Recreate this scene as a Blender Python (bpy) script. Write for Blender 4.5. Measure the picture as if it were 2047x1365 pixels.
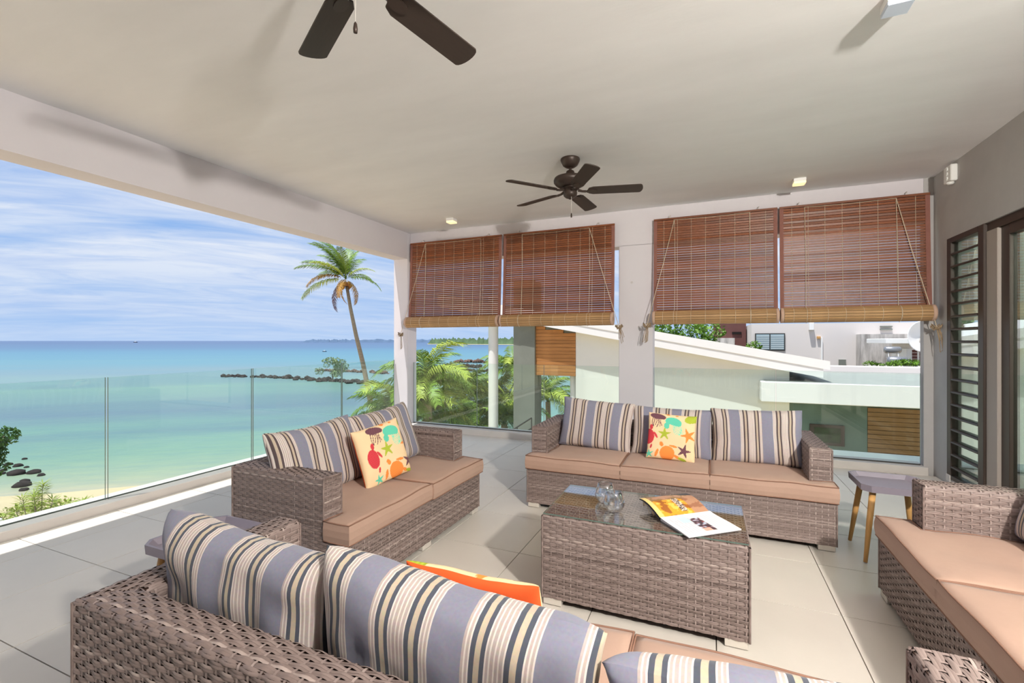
import bpy, bmesh, math, random
import numpy as np
from mathutils import Vector, Matrix, noise as mnoise

for o in list(bpy.data.objects):
    bpy.data.objects.remove(o, do_unlink=True)
SC = bpy.context.scene
COL = SC.collection
PI = math.pi
R = math.radians
random.seed(7)
rng = np.random.default_rng(11)

# ------------------------------------------------------------------ camera
cam = bpy.data.cameras.new('camera')
cam.sensor_width = 36.0
cam.lens = 926.0 / 2047.0 * 36.0
cam.shift_y = -0.00073
cam.clip_start = 0.05
cam.clip_end = 40000
camo = bpy.data.objects.new('camera', cam)
camo.location = (0, 0, 1.42)
camo.rotation_euler = (PI / 2, 0, R(23.0753))
COL.objects.link(camo)
SC.camera = camo

# ------------------------------------------------------------------ exposure
SC.view_settings.view_transform = 'Standard'
SC.view_settings.look = 'None'
SC.view_settings.gamma = 1.0
SC.view_settings.use_curve_mapping = False
SC.view_settings.exposure = 0.4
SC.cycles.max_bounces = 12
SC.cycles.transparent_max_bounces = 24
SC.cycles.caustics_reflective = False
SC.cycles.caustics_refractive = False
SC.cycles.use_denoising = True

# ------------------------------------------------------------------ sun
sun = bpy.data.lights.new('sun', 'SUN')
sun.energy = 4.1
sun.angle = R(0.6)
sun.color = (1.0, 0.975, 0.94)
suno = bpy.data.objects.new('sun', sun)
suno.rotation_euler = Vector((-0.14, -0.28, 1.0)).to_track_quat('Z', 'Y').to_euler()
suno.location = (-10, -20, 60)
COL.objects.link(suno)

# photographer's flash, beside the right wall a little behind the camera
fl = bpy.data.lights.new('flash', 'AREA')
fl.shape = 'DISK'
fl.size = 0.16
fl.energy = 175
fl.color = (1.0, 0.95, 0.87)
flo = bpy.data.objects.new('flash', fl)
flo.location = (1.88, 0.0, 2.62)
flo.rotation_euler = Vector((0.50, -0.86, -0.05)).to_track_quat('Z', 'Y').to_euler()
COL.objects.link(flo)


# ------------------------------------------------------------------ node helper
class NT:
    def __init__(self, tree):
        self.t = tree
        self.n = tree.nodes
        self.l = tree.links

    def node(self, typ, **kw):
        nd = self.n.new(typ)
        for k, v in kw.items():
            if k.startswith('_'):
                setattr(nd, k[1:], v)
        for k, v in kw.items():
            if not k.startswith('_'):
                key = int(k[1:]) if k[0] == 'i' and k[1:].isdigit() else k.replace('_', ' ')
                if isinstance(v, bpy.types.NodeSocket):
                    self.l.new(v, nd.inputs[key])
                else:
                    nd.inputs[key].default_value = v
        return nd

    def math(self, op, a, b=None, c=None, clamp=False):
        nd = self.n.new('ShaderNodeMath')
        nd.operation = op
        nd.use_clamp = clamp
        for i, v in enumerate((a, b, c)):
            if v is None:
                continue
            if isinstance(v, bpy.types.NodeSocket):
                self.l.new(v, nd.inputs[i])
            else:
                nd.inputs[i].default_value = v
        return nd.outputs[0]

    def ramp(self, fac, stops, interp='LINEAR'):
        nd = self.n.new('ShaderNodeValToRGB')
        cr = nd.color_ramp
        cr.interpolation = interp
        while len(cr.elements) > 1:
            cr.elements.remove(cr.elements[-1])
        cr.elements[0].position = stops[0][0]
        cr.elements[0].color = (*stops[0][1], 1)
        for p, c in stops[1:]:
            e = cr.elements.new(p)
            e.color = (*c, 1)
        self.l.new(fac, nd.inputs[0])
        return nd.outputs[0]

    def mix(self, fac, a, b, blend='MIX'):
        nd = self.n.new('ShaderNodeMix')
        nd.data_type = 'RGBA'
        nd.blend_type = blend
        for i, v in ((0, fac), (6, a), (7, b)):
            if isinstance(v, bpy.types.NodeSocket):
                self.l.new(v, nd.inputs[i])
            else:
                nd.inputs[i].default_value = v if i == 0 else (*v, 1)
        return nd.outputs[2]


def srgb(r, g, b):
    def f(c):
        c /= 255.0
        return c / 12.92 if c <= 0.04045 else ((c + 0.055) / 1.055) ** 2.4
    return (f(r), f(g), f(b))


# ------------------------------------------------------------------ sky
world = bpy.data.worlds.new('sky')
SC.world = world
world.use_nodes = True
w = NT(world.node_tree)
for nd in list(w.n):
    w.n.remove(nd)
tc = w.node('ShaderNodeTexCoord')
sep = w.node('ShaderNodeSeparateXYZ', i0=tc.outputs['Generated'])
zz = w.math('MAXIMUM', sep.outputs[2], 0.0)
base = w.ramp(zz, [(0.0, srgb(152, 180, 216)), (0.05, srgb(140, 172, 214)), (0.16, srgb(116, 160, 212)),
                   (0.35, srgb(122, 152, 204)), (1.0, srgb(86, 128, 200))])
den = w.math('ADD', zz, 0.24)
cx = w.math('DIVIDE', sep.outputs[0], den)
cy = w.math('DIVIDE', sep.outputs[1], den)
ca = w.math('ADD', w.math('MULTIPLY', cx, -0.84), w.math('MULTIPLY', cy, 0.545))
cb = w.math('ADD', w.math('MULTIPLY', cx, 0.545), w.math('MULTIPLY', cy, 0.84))
mp = w.node('ShaderNodeCombineXYZ', X=w.math('MULTIPLY', ca, 2.3), Y=w.math('ADD', w.math('MULTIPLY', cb, 0.62), 3.4), Z=0.7)
n1 = w.node('ShaderNodeTexNoise', Vector=mp.outputs[0], Scale=1.0, Detail=8.0, Roughness=0.52, Distortion=0.35)
n2 = w.node('ShaderNodeTexNoise', Vector=mp.outputs[0], Scale=3.2, Detail=7.0, Roughness=0.6, Distortion=0.9)
cl = w.math('ADD', w.math('MULTIPLY', n1.outputs[0], 0.72), w.math('MULTIPLY', n2.outputs[0], 0.28))
cf = w.ramp(cl, [(0.30, (0, 0, 0)), (0.43, (0.55, 0.55, 0.55)), (0.56, (1, 1, 1))])
fade = w.ramp(zz, [(0.0, (0.3, 0.3, 0.3)), (0.06, (0.6, 0.6, 0.6)), (0.16, (0.95, 0.95, 0.95))])
cfac = w.math('MULTIPLY', cf, fade)
cloudc = w.ramp(n2.outputs[0], [(0.3, srgb(176, 190, 216)), (0.65, srgb(205, 211, 221))])
skyc = w.mix(cfac, base, cloudc)
below = w.math('LESS_THAN', sep.outputs[2], -0.002)
skyc = w.mix(below, skyc, srgb(130, 160, 165))
bg = w.node('ShaderNodeBackground', Color=skyc, Strength=1.0)
wo = w.node('ShaderNodeOutputWorld', Surface=bg.outputs[0])


# ------------------------------------------------------------------ materials
def mat(name, col, rough=0.6, spec=0.4, metal=0.0, var=0.0, vscale=3.0, bump=0.0, bscale=20.0, stretch=None,
        col2=None, coat=0.0, sheen=0.0, objrand=0.0, detail=5.0):
    m = bpy.data.materials.new(name)
    m.use_nodes = True
    t = NT(m.node_tree)
    b = m.node_tree.nodes['Principled BSDF']
    b.inputs['Roughness'].default_value = rough
    b.inputs['Specular IOR Level'].default_value = spec
    b.inputs['Metallic'].default_value = metal
    b.inputs['Coat Weight'].default_value = coat
    b.inputs['Sheen Weight'].default_value = sheen
    b.inputs['Base Color'].default_value = (*col, 1)
    tcx = t.node('ShaderNodeTexCoord')
    vec = tcx.outputs['Object']
    if stretch:
        mpp = t.node('ShaderNodeMapping', Vector=vec)
        mpp.inputs['Scale'].default_value = stretch
        vec = mpp.outputs[0]
    c = None
    if var > 0 or col2:
        nz = t.node('ShaderNodeTexNoise', Vector=vec, Scale=vscale, Detail=detail, Roughness=0.6)
        c2 = col2 or tuple(min(1, x * (1 + var)) for x in col)
        c1 = col if col2 else tuple(x * (1 - var) for x in col)
        c = t.ramp(nz.outputs[0], [(0.32, c1), (0.68, c2)])
    if objrand > 0:
        oi = t.node('ShaderNodeObjectInfo')
        f = t.math('ADD', t.math('MULTIPLY', oi.outputs['Random'], 2 * objrand), 1 - objrand)
        hs = t.node('ShaderNodeHueSaturation', Value=f, Color=c if c is not None else (*col, 1))
        c = hs.outputs[0]
    if c is not None:
        t.l.new(c, b.inputs['Base Color'])
    if bump > 0:
        nb = t.node('ShaderNodeTexNoise', Vector=vec, Scale=bscale, Detail=4.0, Roughness=0.6)
        bp = t.node('ShaderNodeBump', Strength=bump, Distance=0.01, Height=nb.outputs[0])
        t.l.new(bp.outputs[0], b.inputs['Normal'])
    return m


def glass_sheet(name, tint, refl=1.0):
    m = bpy.data.materials.new(name)
    m.use_nodes = True
    t = NT(m.node_tree)
    for nd in list(t.n):
        t.n.remove(nd)
    tr = t.node('ShaderNodeBsdfTransparent', Color=(*tint, 1))
    gl = t.node('ShaderNodeBsdfGlossy', Color=(1, 1, 1, 1), Roughness=0.0)
    ge = t.node('ShaderNodeNewGeometry')
    # same reflectance where the ray enters and where it leaves the sheet
    ior = t.math('ADD', t.math('MULTIPLY', ge.outputs['Backfacing'], 1 / 1.5 - 1.5), 1.5)
    fr = t.node('ShaderNodeFresnel', IOR=ior)
    f = t.math('MULTIPLY', fr.outputs[0], refl, clamp=True)
    mx = t.node('ShaderNodeMixShader', i0=f, i1=tr.outputs[0], i2=gl.outputs[0])
    t.node('ShaderNodeOutputMaterial', Surface=mx.outputs[0])
    return m


def emit_mat(name, col, strength):
    m = bpy.data.materials.new(name)
    m.use_nodes = True
    b = m.node_tree.nodes['Principled BSDF']
    b.inputs['Base Color'].default_value = (*col, 1)
    b.inputs['Emission Color'].default_value = (*col, 1)
    b.inputs['Emission Strength'].default_value = strength
    return m


def attr_mat(name, attr, rough=0.8, spec=0.2, bump=0.0, bscale=300, sheen=0.0):
    m = bpy.data.materials.new(name)
    m.use_nodes = True
    t = NT(m.node_tree)
    b = m.node_tree.nodes['Principled BSDF']
    b.inputs['Roughness'].default_value = rough
    b.inputs['Specular IOR Level'].default_value = spec
    b.inputs['Sheen Weight'].default_value = sheen
    at = t.node('ShaderNodeAttribute', _attribute_name=attr)
    t.l.new(at.outputs['Color'], b.inputs['Base Color'])
    if bump:
        tcx = t.node('ShaderNodeTexCoord')
        nb = t.node('ShaderNodeTexNoise', Vector=tcx.outputs['Object'], Scale=bscale, Detail=2.0)
        bp = t.node('ShaderNodeBump', Strength=bump, Distance=0.003, Height=nb.outputs[0])
        t.l.new(bp.outputs[0], b.inputs['Normal'])
    return m


M = {}
M['ceiling'] = mat('ceiling_plaster', srgb(238, 237, 238), 0.9, 0.1, var=0.035, vscale=1.2, bump=0.25, bscale=2.5,
                   stretch=(0.6, 2.0, 1), detail=8)
M['wall_white'] = mat('white_plaster', srgb(219, 214, 219), 0.85, 0.15, var=0.015, vscale=2.0, bump=0.06, bscale=18)
M['wall_grey'] = mat('grey_plaster', srgb(184, 181, 180), 0.85, 0.15, var=0.07, vscale=1.6, bump=0.15, bscale=9)
M['tile'] = mat('floor_tile', srgb(213, 206, 197), 0.38, 0.35, var=0.025, vscale=2.5, bump=0.02, bscale=60, objrand=0.018)
M['grout'] = mat('tile_grout', srgb(96, 88, 80), 0.9, 0.1)
M['curb'] = mat('concrete_curb', srgb(206, 200, 195), 0.7, 0.25, var=0.04, vscale=3, bump=0.05, bscale=25)
M['glass_rail'] = glass_sheet('railing_glass', (0.91, 0.965, 0.945), 0.9)
M['glass_edge'] = mat('railing_glass_edge', srgb(96, 116, 108), 0.25, 0.5)
M['glass_door'] = glass_sheet('door_glass', (0.80, 0.90, 0.86), 2.2)
M['gasket'] = mat('glass_gasket', srgb(70, 68, 66), 0.6)
M['frame_brown'] = mat('dark_bronze_frame', srgb(66, 55, 49), 0.45, 0.4, metal=0.1, var=0.05)
M['stile'] = mat('taupe_blind_strip', srgb(168, 158, 150), 0.6, 0.3)
M['curtain'] = mat('sheer_curtain', srgb(232, 238, 234), 0.9, 0.1, var=0.03, vscale=6)
_c = NT(M['curtain'].node_tree)
_pb = M['curtain'].node_tree.nodes['Principled BSDF']
_tl = _c.node('ShaderNodeBsdfTranslucent', Color=(*srgb(232, 240, 234), 1))
_mx = _c.node('ShaderNodeMixShader', i0=0.5, i1=_pb.outputs[0], i2=_tl.outputs[0])
_c.l.new(_mx.outputs[0], M['curtain'].node_tree.nodes['Material Output'].inputs[0])
M['room'] = mat('room_inside', srgb(150, 150, 146), 0.9, 0.1)
M['white_plastic'] = mat('white_plastic', srgb(235, 235, 232), 0.4, 0.4)
M['lamp_white'] = mat('white_lamp_box', srgb(236, 234, 232), 0.45, 0.4)
M['lamp_glow'] = emit_mat('warm_lamp_diffuser', srgb(255, 232, 176), 0.75)
M['lamp_dead'] = mat('unlit_lamp_diffuser', srgb(206, 216, 232), 0.15, 0.5)
M['fan'] = mat('fan_bronze', srgb(62, 50, 44), 0.42, 0.4, metal=0.25, var=0.06, vscale=8)
M['blade'] = mat('fan_blade_wood', srgb(58, 47, 41), 0.5, 0.35, var=0.08, vscale=6, stretch=(1, 14, 1))
M['steel'] = mat('brushed_steel', srgb(222, 216, 208), 0.35, 0.5, metal=0.35)
M['dark'] = mat('dark_rubber', srgb(35, 30, 28), 0.7, 0.2)
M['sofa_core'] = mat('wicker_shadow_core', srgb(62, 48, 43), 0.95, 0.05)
M['seat'] = mat('tan_canvas', srgb(177, 147, 131), 0.8, 0.2, var=0.03, vscale=5, bump=0.1, bscale=25, sheen=0.1)
M['piping'] = mat('brown_piping', srgb(142, 108, 92), 0.8, 0.2)
M['tray'] = mat('grey_tray', srgb(134, 126, 138), 0.42, 0.4, var=0.03)
M['beech'] = mat('beech_wood', srgb(206, 158, 98), 0.45, 0.35, var=0.12, vscale=8, stretch=(8, 8, 1))
M['table_glass'] = glass_sheet('table_glass', (0.95, 0.965, 0.94), 1.5)
M['cord'] = mat('cotton_cord', srgb(205, 188, 165), 0.9, 0.1)
M['cord_dk'] = mat('weathered_cord', srgb(160, 138, 112), 0.9, 0.1, var=0.15, vscale=40)
M['slat'] = mat('stained_bamboo_slat', srgb(126, 72, 43), 0.40, 0.4, var=0.38, vscale=3.5, stretch=(1.2, 30, 45), objrand=0.24)
M['roll'] = mat('aged_bamboo_slat', srgb(178, 140, 98), 0.5, 0.35, var=0.2, vscale=4, stretch=(1.5, 30, 30), objrand=0.12)
M['binding'] = mat('russet_binding', srgb(142, 98, 88), 0.8, 0.15, var=0.06, vscale=20)
M['roll_end'] = mat('beige_binding', srgb(200, 168, 148), 0.85, 0.1)
M['clear'] = None
M['clear'] = glass_sheet('clear_glass', (0.95, 0.955, 0.965), 3.2)

# wicker: per-strand tone attribute
m = bpy.data.materials.new('woven_rattan')
m.use_nodes = True
t = NT(m.node_tree)
b = m.node_tree.nodes['Principled BSDF']
at = t.node('ShaderNodeAttribute', _attribute_name='tone')
tcx = t.node('ShaderNodeTexCoord')
nz = t.node('ShaderNodeTexNoise', Vector=tcx.outputs['Object'], Scale=34.0, Detail=3.0)
f = t.math('ADD', t.math('MULTIPLY', at.outputs['Fac'], 0.75), t.math('MULTIPLY', nz.outputs[0], 0.3))
c = t.ramp(f, [(0.05, srgb(88, 75, 71)), (0.45, srgb(130, 114, 109)), (0.7, srgb(147, 131, 126)), (1.0, srgb(192, 176, 168))])
t.l.new(c, b.inputs['Base Color'])
b.inputs['Roughness'].default_value = 0.5
b.inputs['Specular IOR Level'].default_value = 0.35
M['wicker'] = m

# striped cushion cloth: u runs across the stripes, one period = 1
def stripe_mat(name, dark, tan):
    m = bpy.data.materials.new(name)
    m.use_nodes = True
    t = NT(m.node_tree)
    b = m.node_tree.nodes['Principled BSDF']
    uv = t.node('ShaderNodeUVMap')
    sp = t.node('ShaderNodeSeparateXYZ', i0=uv.outputs[0])
    fr = t.math('FRACT', sp.outputs[0])
    blue, cream, pink = srgb(132, 132, 149), srgb(218, 209, 202), srgb(180, 165, 160)
    st = [(0.0, blue), (0.33, cream), (0.345, pink), (0.37, cream), (0.385, pink), (0.41, cream), (0.425, dark),
          (0.475, tan), (0.535, dark), (0.585, cream), (0.60, pink), (0.63, cream), (0.645, pink), (0.675, cream),
          (0.69, pink), (0.72, cream), (0.735, pink), (0.76, cream), (0.775, dark), (0.82, tan), (0.875, dark),
          (0.92, cream), (0.935, pink), (0.96, cream), (0.975, pink)]
    c = t.ramp(fr, st[:25], 'CONSTANT')
    tcx = t.node('ShaderNodeTexCoord')
    nz = t.node('ShaderNodeTexNoise', Vector=tcx.outputs['Object'], Scale=120.0, Detail=3.0)
    c = t.mix(0.16, c, nz.outputs[1], 'OVERLAY')
    t.l.new(c, b.inputs['Base Color'])
    b.inputs['Roughness'].default_value = 0.85
    b.inputs['Specular IOR Level'].default_value = 0.15
    b.inputs['Sheen Weight'].default_value = 0.15
    nb = t.node('ShaderNodeTexNoise', Vector=tcx.outputs['Object'], Scale=9.0, Detail=3.0)
    bp = t.node('ShaderNodeBump', Strength=0.25, Distance=0.02, Height=nb.outputs[0])
    t.l.new(bp.outputs[0], b.inputs['Normal'])
    return m

M['stripe'] = stripe_mat('striped_cloth', srgb(80, 84, 96), srgb(190, 175, 154))
M['stripe2'] = stripe_mat('striped_cloth_brown', srgb(88, 76, 78), srgb(184, 168, 150))
M['print'] = attr_mat('printed_cotton', 'Col', 0.85, 0.15, bump=0.15, bscale=500)
M['paper'] = attr_mat('magazine_paper', 'Col', 0.35, 0.4)

# exterior
M['ext_white'] = mat('white_render', srgb(240, 240, 238), 0.85, 0.15, var=0.02, vscale=0.8)
M['ext_ledge'] = mat('ledge_paint', srgb(240, 244, 232), 0.8, 0.15, var=0.03)
M['clad_dark'] = mat('shaded_cedar_board', srgb(138, 108, 72), 0.6, 0.25, var=0.2, vscale=2.0, stretch=(0.7, 10, 10), objrand=0.08)  # cedar boards again, with the shade below the flat roof darkened into the colour
M['ext_wall'] = mat('pale_render', srgb(232, 233, 226), 0.85, 0.15, var=0.03, vscale=0.6)
M['ext_grey'] = mat('grey_concrete', srgb(128, 132, 124), 0.85, 0.15, var=0.12, vscale=1.2, bump=0.1, bscale=6)
M['ext_green'] = mat('green_grey_render', srgb(104, 124, 116), 0.85, 0.15, var=0.12, vscale=1.5)
M['ext_roof'] = mat('flat_roof_felt', srgb(162, 162, 158), 0.9, 0.1, var=0.05, vscale=0.7)
M['cladding'] = mat('cedar_board', srgb(178, 124, 72), 0.55, 0.3, var=0.16, vscale=2.0, stretch=(0.7, 10, 10), objrand=0.08)
M['ext_far'] = mat('far_render', srgb(224, 217, 212), 0.9, 0.1, var=0.02, vscale=0.4)
M['ext_stain'] = mat('stained_render', srgb(150, 146, 142), 0.9, 0.1, col2=srgb(222, 217, 212), vscale=2.2, stretch=(2.2, 1, 0.35))
M['ext_brown'] = mat('brown_render', srgb(112, 78, 74), 0.9, 0.1, var=0.06)
M['tank'] = mat('tank_steel', srgb(150, 152, 156), 0.3, 0.5, metal=0.6)
M['win_dark'] = mat('dark_window_glass', srgb(38, 58, 34), 0.2, 0.25, var=0.5, vscale=7)
M['win_pale'] = mat('pale_window_glass', srgb(150, 170, 178), 0.15, 0.6)
M['win_slat'] = mat('pale_window_blind', srgb(190, 204, 208), 0.6)
M['rail_dark'] = mat('dark_handrail', srgb(70, 70, 68), 0.4, 0.4, metal=0.4)
M['palm_leaf'] = mat('palm_leaf', srgb(112, 140, 50), 0.45, 0.35, var=0.3, vscale=0.9, objrand=0.22)
M['palm_young'] = mat('yellow_palm_leaf', srgb(156, 170, 70), 0.45, 0.35, var=0.2, vscale=1.0, objrand=0.2)
M['palm_old'] = mat('dying_palm_leaf', srgb(176, 132, 58), 0.6, 0.2, var=0.25, vscale=1.0, objrand=0.15)
M['palm_purple'] = mat('withered_palm_leaf', srgb(128, 98, 102), 0.7, 0.15, var=0.2, vscale=1.0)
M['trunk'] = mat('palm_trunk', srgb(150, 138, 120), 0.85, 0.1, var=0.2, vscale=6, stretch=(1, 1, 6))
M['coconut'] = mat('coconut_husk', srgb(140, 90, 48), 0.6, 0.3, var=0.2)
M['leaf'] = mat('tree_leaf', srgb(98, 134, 44), 0.5, 0.3, var=0.35, vscale=1.6)
M['leaf_dk'] = mat('dark_bush_leaf', srgb(62, 96, 36), 0.5, 0.3, var=0.35, vscale=1.2)
M['leaf_grey'] = mat('pale_mangrove_leaf', srgb(140, 156, 112), 0.6, 0.2, var=0.25, vscale=0.6)
M['rock'] = mat('black_basalt', srgb(62, 54, 52), 0.9, 0.15, var=0.3, vscale=1.2, bump=0.4, bscale=4)
M['rock2'] = mat('brown_reef_rock', srgb(108, 88, 78), 0.9, 0.1, var=0.3, vscale=0.5, bump=0.4, bscale=2)
M['sand'] = mat('beach_sand', srgb(200, 180, 146), 0.95, 0.05, var=0.08, vscale=0.3, bump=0.2, bscale=3)
M['island'] = mat('hazed_island_trees', srgb(92, 112, 136), 1.0, 0.0, var=0.12, vscale=0.02)  # distance haze is painted into the tree colour as blue
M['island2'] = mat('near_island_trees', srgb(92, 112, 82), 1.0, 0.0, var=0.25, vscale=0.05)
M['boat'] = mat('boat_hull', srgb(70, 75, 85), 0.6)

# sea
m = bpy.data.materials.new('lagoon_water')
m.use_nodes = True
t = NT(m.node_tree)
b = m.node_tree.nodes['Principled BSDF']
geo = t.node('ShaderNodeNewGeometry')
sp = t.node('ShaderNodeSeparateXYZ', i0=geo.outputs['Position'])
d = t.math('ADD', t.math('MULTIPLY', t.math('ADD', sp.outputs[0], 34.0), -0.6),
           t.math('MULTIPLY', t.math('SUBTRACT', sp.outputs[1], 16.0), 0.8))
along = t.math('ADD', t.math('MULTIPLY', sp.outputs[0], 0.8), t.math('MULTIPLY', sp.outputs[1], 0.6))
mpw = t.node('ShaderNodeCombineXYZ', X=t.math('MULTIPLY', d, 0.036), Y=t.math('MULTIPLY', along, 0.009), Z=0.0)
nA = t.node('ShaderNodeTexNoise', Vector=mpw.outputs[0], Scale=1.0, Detail=5.0, Roughness=0.55)
dl = t.math('LOGARITHM', t.math('ADD', t.math('MAXIMUM', d, 0.0), 1.0), 10.0)
dl = t.math('MULTIPLY', dl, 0.25)
dl = t.math('ADD', dl, t.math('MULTIPLY', t.math('SUBTRACT', nA.outputs[0], 0.5), 0.10))
SK = 0.64
wsr = lambda *c: tuple(SK * v for v in srgb(*c))
wc = t.ramp(dl, [(0.0, wsr(224, 210, 176)), (0.13, wsr(196, 202, 168)), (0.26, wsr(156, 190, 162)), (0.335, wsr(140, 180, 164)),
                 (0.395, wsr(134, 160, 168)), (0.46, wsr(148, 184, 168)), (0.515, wsr(134, 166, 172)),
                 (0.575, wsr(108, 166, 180)), (0.64, wsr(94, 154, 180)), (0.70, wsr(86, 128, 168)), (0.82, wsr(82, 112, 158)), (1.0, wsr(90, 118, 164))])
mpr = t.node('ShaderNodeCombineXYZ', X=t.math('MULTIPLY', d, 1.1), Y=t.math('MULTIPLY', along, 0.28), Z=0.0)
nB = t.node('ShaderNodeTexNoise', Vector=mpr.outputs[0], Scale=1.0, Detail=6.0, Roughness=0.65)
grassf = t.ramp(nA.outputs[0], [(0.50, (0, 0, 0)), (0.62, (1, 1, 1))])
zone = t.ramp(dl, [(0.24, (0, 0, 0)), (0.34, (0.6, 0.6, 0.6)), (0.46, (0.35, 0.35, 0.35)), (0.52, (0, 0, 0))])
wc = t.mix(t.math('MULTIPLY', grassf, zone), wc, wsr(118, 138, 162))
wc = t.mix(t.math('MULTIPLY', t.math('SUBTRACT', nB.outputs[0], 0.38), 0.9, clamp=True), wc, wsr(100, 150, 170))
t.l.new(wc, b.inputs['Base Color'])
bp = t.node('ShaderNodeBump', Strength=0.25, Distance=0.2, Height=nB.outputs[0])
t.l.new(bp.outputs[0], b.inputs['Normal'])
b.inputs['Roughness'].default_value = 0.35
b.inputs['Specular IOR Level'].default_value = 0.12
M['sea'] = m


# ------------------------------------------------------------------ mesh helpers
class MB:
    """collects polygons for ONE mesh object"""
    def __init__(self):
        self.v, self.f = [], []

    def add(self, vs, fs):
        k = len(self.v)
        self.v += [tuple(p) for p in vs]
        self.f += [tuple(i + k for i in q) for q in fs]
        return self

    def box(self, a, b, mt=None):
        x0, y0, z0 = a
        x1, y1, z1 = b
        vs = [(x0, y0, z0), (x1, y0, z0), (x1, y1, z0), (x0, y1, z0), (x0, y0, z1), (x1, y0, z1), (x1, y1, z1), (x0, y1, z1)]
        if mt is not None:
            vs = [tuple(mt @ Vector(p)) for p in vs]
        return self.add(vs, [(3, 2, 1, 0), (4, 5, 6, 7), (0, 1, 5, 4), (1, 2, 6, 5), (2, 3, 7, 6), (3, 0, 4, 7)])

    def bbox(self, a, b, ch=0.004, mt=None):
        """box with chamfered edges"""
        bm = bmesh.new()
        c = [(p + q) / 2 for p, q in zip(a, b)]
        s = [abs(q - p) for p, q in zip(a, b)]
        bmesh.ops.create_cube(bm, size=1, matrix=Matrix.Translation(c) @ Matrix.Diagonal((*s, 1)))
        bmesh.ops.bevel(bm, geom=bm.edges[:], offset=min(ch, min(s) * 0.45), segments=1, affect='EDGES')
        vs = [(mt @ v.co if mt is not None else v.co.copy()) for v in bm.verts]
        fs = [[v.index for v in f.verts] for f in bm.faces]
        bm.free()
        return self.add(vs, fs)

    def tube(self, pts, r, n=6, closed=False, cap=True):
        pts = [Vector(p) for p in pts]
        k = len(pts)
        rr = r if isinstance(r, (list, tuple)) else [r] * k
        vs, fs = [], []
        prev = None
        for i, p in enumerate(pts):
            a = pts[(i - 1) % k] if (closed or i > 0) else p
            c = pts[(i + 1) % k] if (closed or i < k - 1) else p
            d = (c - a)
            d = d.normalized() if d.length > 1e-9 else Vector((0, 0, 1))
            if prev is None:
                up = Vector((0, 0, 1)) if abs(d.z) < 0.9 else Vector((1, 0, 0))
                x = d.cross(up).normalized()
            else:
                x = (prev - d * prev.dot(d))
                x = x.normalized() if x.length > 1e-6 else d.cross(Vector((0.3, 0.5, 0.8))).normalized()
            prev = x
            y = d.cross(x)
            for j in range(n):
                a_ = 2 * PI * j / n
                vs.append(p + (x * math.cos(a_) + y * math.sin(a_)) * rr[i])
        m_ = k if closed else k - 1
        for i in range(m_):
            for j in range(n):
                p, q = i * n, ((i + 1) % k) * n
                fs.append((p + j, p + (j + 1) % n, q + (j + 1) % n, q + j))
        if cap and not closed:
            fs.append(tuple(range(n - 1, -1, -1)))
            fs.append(tuple((k - 1) * n + j for j in range(n)))
        return self.add(vs, fs)

    def lathe(self, prof, n=24, c=(0, 0, 0), cap=True):
        vs, fs = [], []
        for (r, z) in prof:
            for j in range(n):
                a = 2 * PI * j / n
                vs.append((c[0] + r * math.cos(a), c[1] + r * math.sin(a), c[2] + z))
        k = len(prof)
        for i in range(k - 1):
            for j in range(n):
                fs.append((i * n + j, i * n + (j + 1) % n, (i + 1) * n + (j + 1) % n, (i + 1) * n + j))
        if cap:
            fs.append(tuple(range(n - 1, -1, -1)))
            fs.append(tuple((k - 1) * n + j for j in range(n)))
        return self.add(vs, fs)

    def prism(self, poly, z0, z1):
        n = len(poly)
        vs = [(x, y, z0) for x, y in poly] + [(x, y, z1) for x, y in poly]
        fs = [tuple(range(n - 1, -1, -1)), tuple(range(n, 2 * n))]
        fs += [(i, (i + 1) % n, (i + 1) % n + n, i + n) for i in range(n)]
        return self.add(vs, fs)

    def build(self, name, m, parent=None, smooth=False, loc=None, rot=None):
        me = bpy.data.meshes.new(name)
        me.from_pydata(self.v, [], self.f)
        me.update()
        return link(name, me, m, parent, smooth, loc, rot)


def link(name, me, m, parent=None, smooth=False, loc=None, rot=None):
    if m is not None and len(me.materials) == 0:
        me.materials.append(m)
    if smooth:
        me.polygons.foreach_set('use_smooth', [True] * len(me.polygons))
    o = bpy.data.objects.new(name, me)
    COL.objects.link(o)
    if parent is not None:
        o.parent = parent
    if loc is not None:
        o.location = loc
    if rot is not None:
        o.rotation_euler = rot
    return o


def npmesh(name, V, F, m, parent=None, smooth=True, attr=None, loc=None, rot=None):
    me = bpy.data.meshes.new(name)
    V = np.ascontiguousarray(V, dtype=np.float32)
    F = np.ascontiguousarray(F, dtype=np.int32)
    me.vertices.add(len(V))
    me.vertices.foreach_set('co', V.ravel())
    me.loops.add(F.size)
    me.loops.foreach_set('vertex_index', F.ravel())
    me.polygons.add(len(F))
    me.polygons.foreach_set('loop_start', np.arange(0, F.size, F.shape[1], dtype=np.int32))
    me.update(calc_edges=True)
    me.validate()
    if attr is not None:
        an, av = attr
        if av.ndim == 1:
            a = me.attributes.new(an, 'FLOAT', 'POINT')
            a.data.foreach_set('value', av.astype(np.float32))
        else:
            a = me.attributes.new(an, 'FLOAT_COLOR', 'POINT')
            a.data.foreach_set('color', av.astype(np.float32).ravel())
    return link(name, me, m, parent, smooth, loc, rot)


def tag(o, label, cat, group=None):
    o['label'] = label
    o['category'] = cat
    if group:
        o['group'] = group
    return o


def thing(name, label, cat, loc=(0, 0, 0), rz=0.0, group=None):
    o = bpy.data.objects.new(name, None)
    o.empty_display_size = 0.1
    COL.objects.link(o)
    o.location = loc
    o.rotation_euler = (0, 0, rz)
    return tag(o, label, cat, group)


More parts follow.
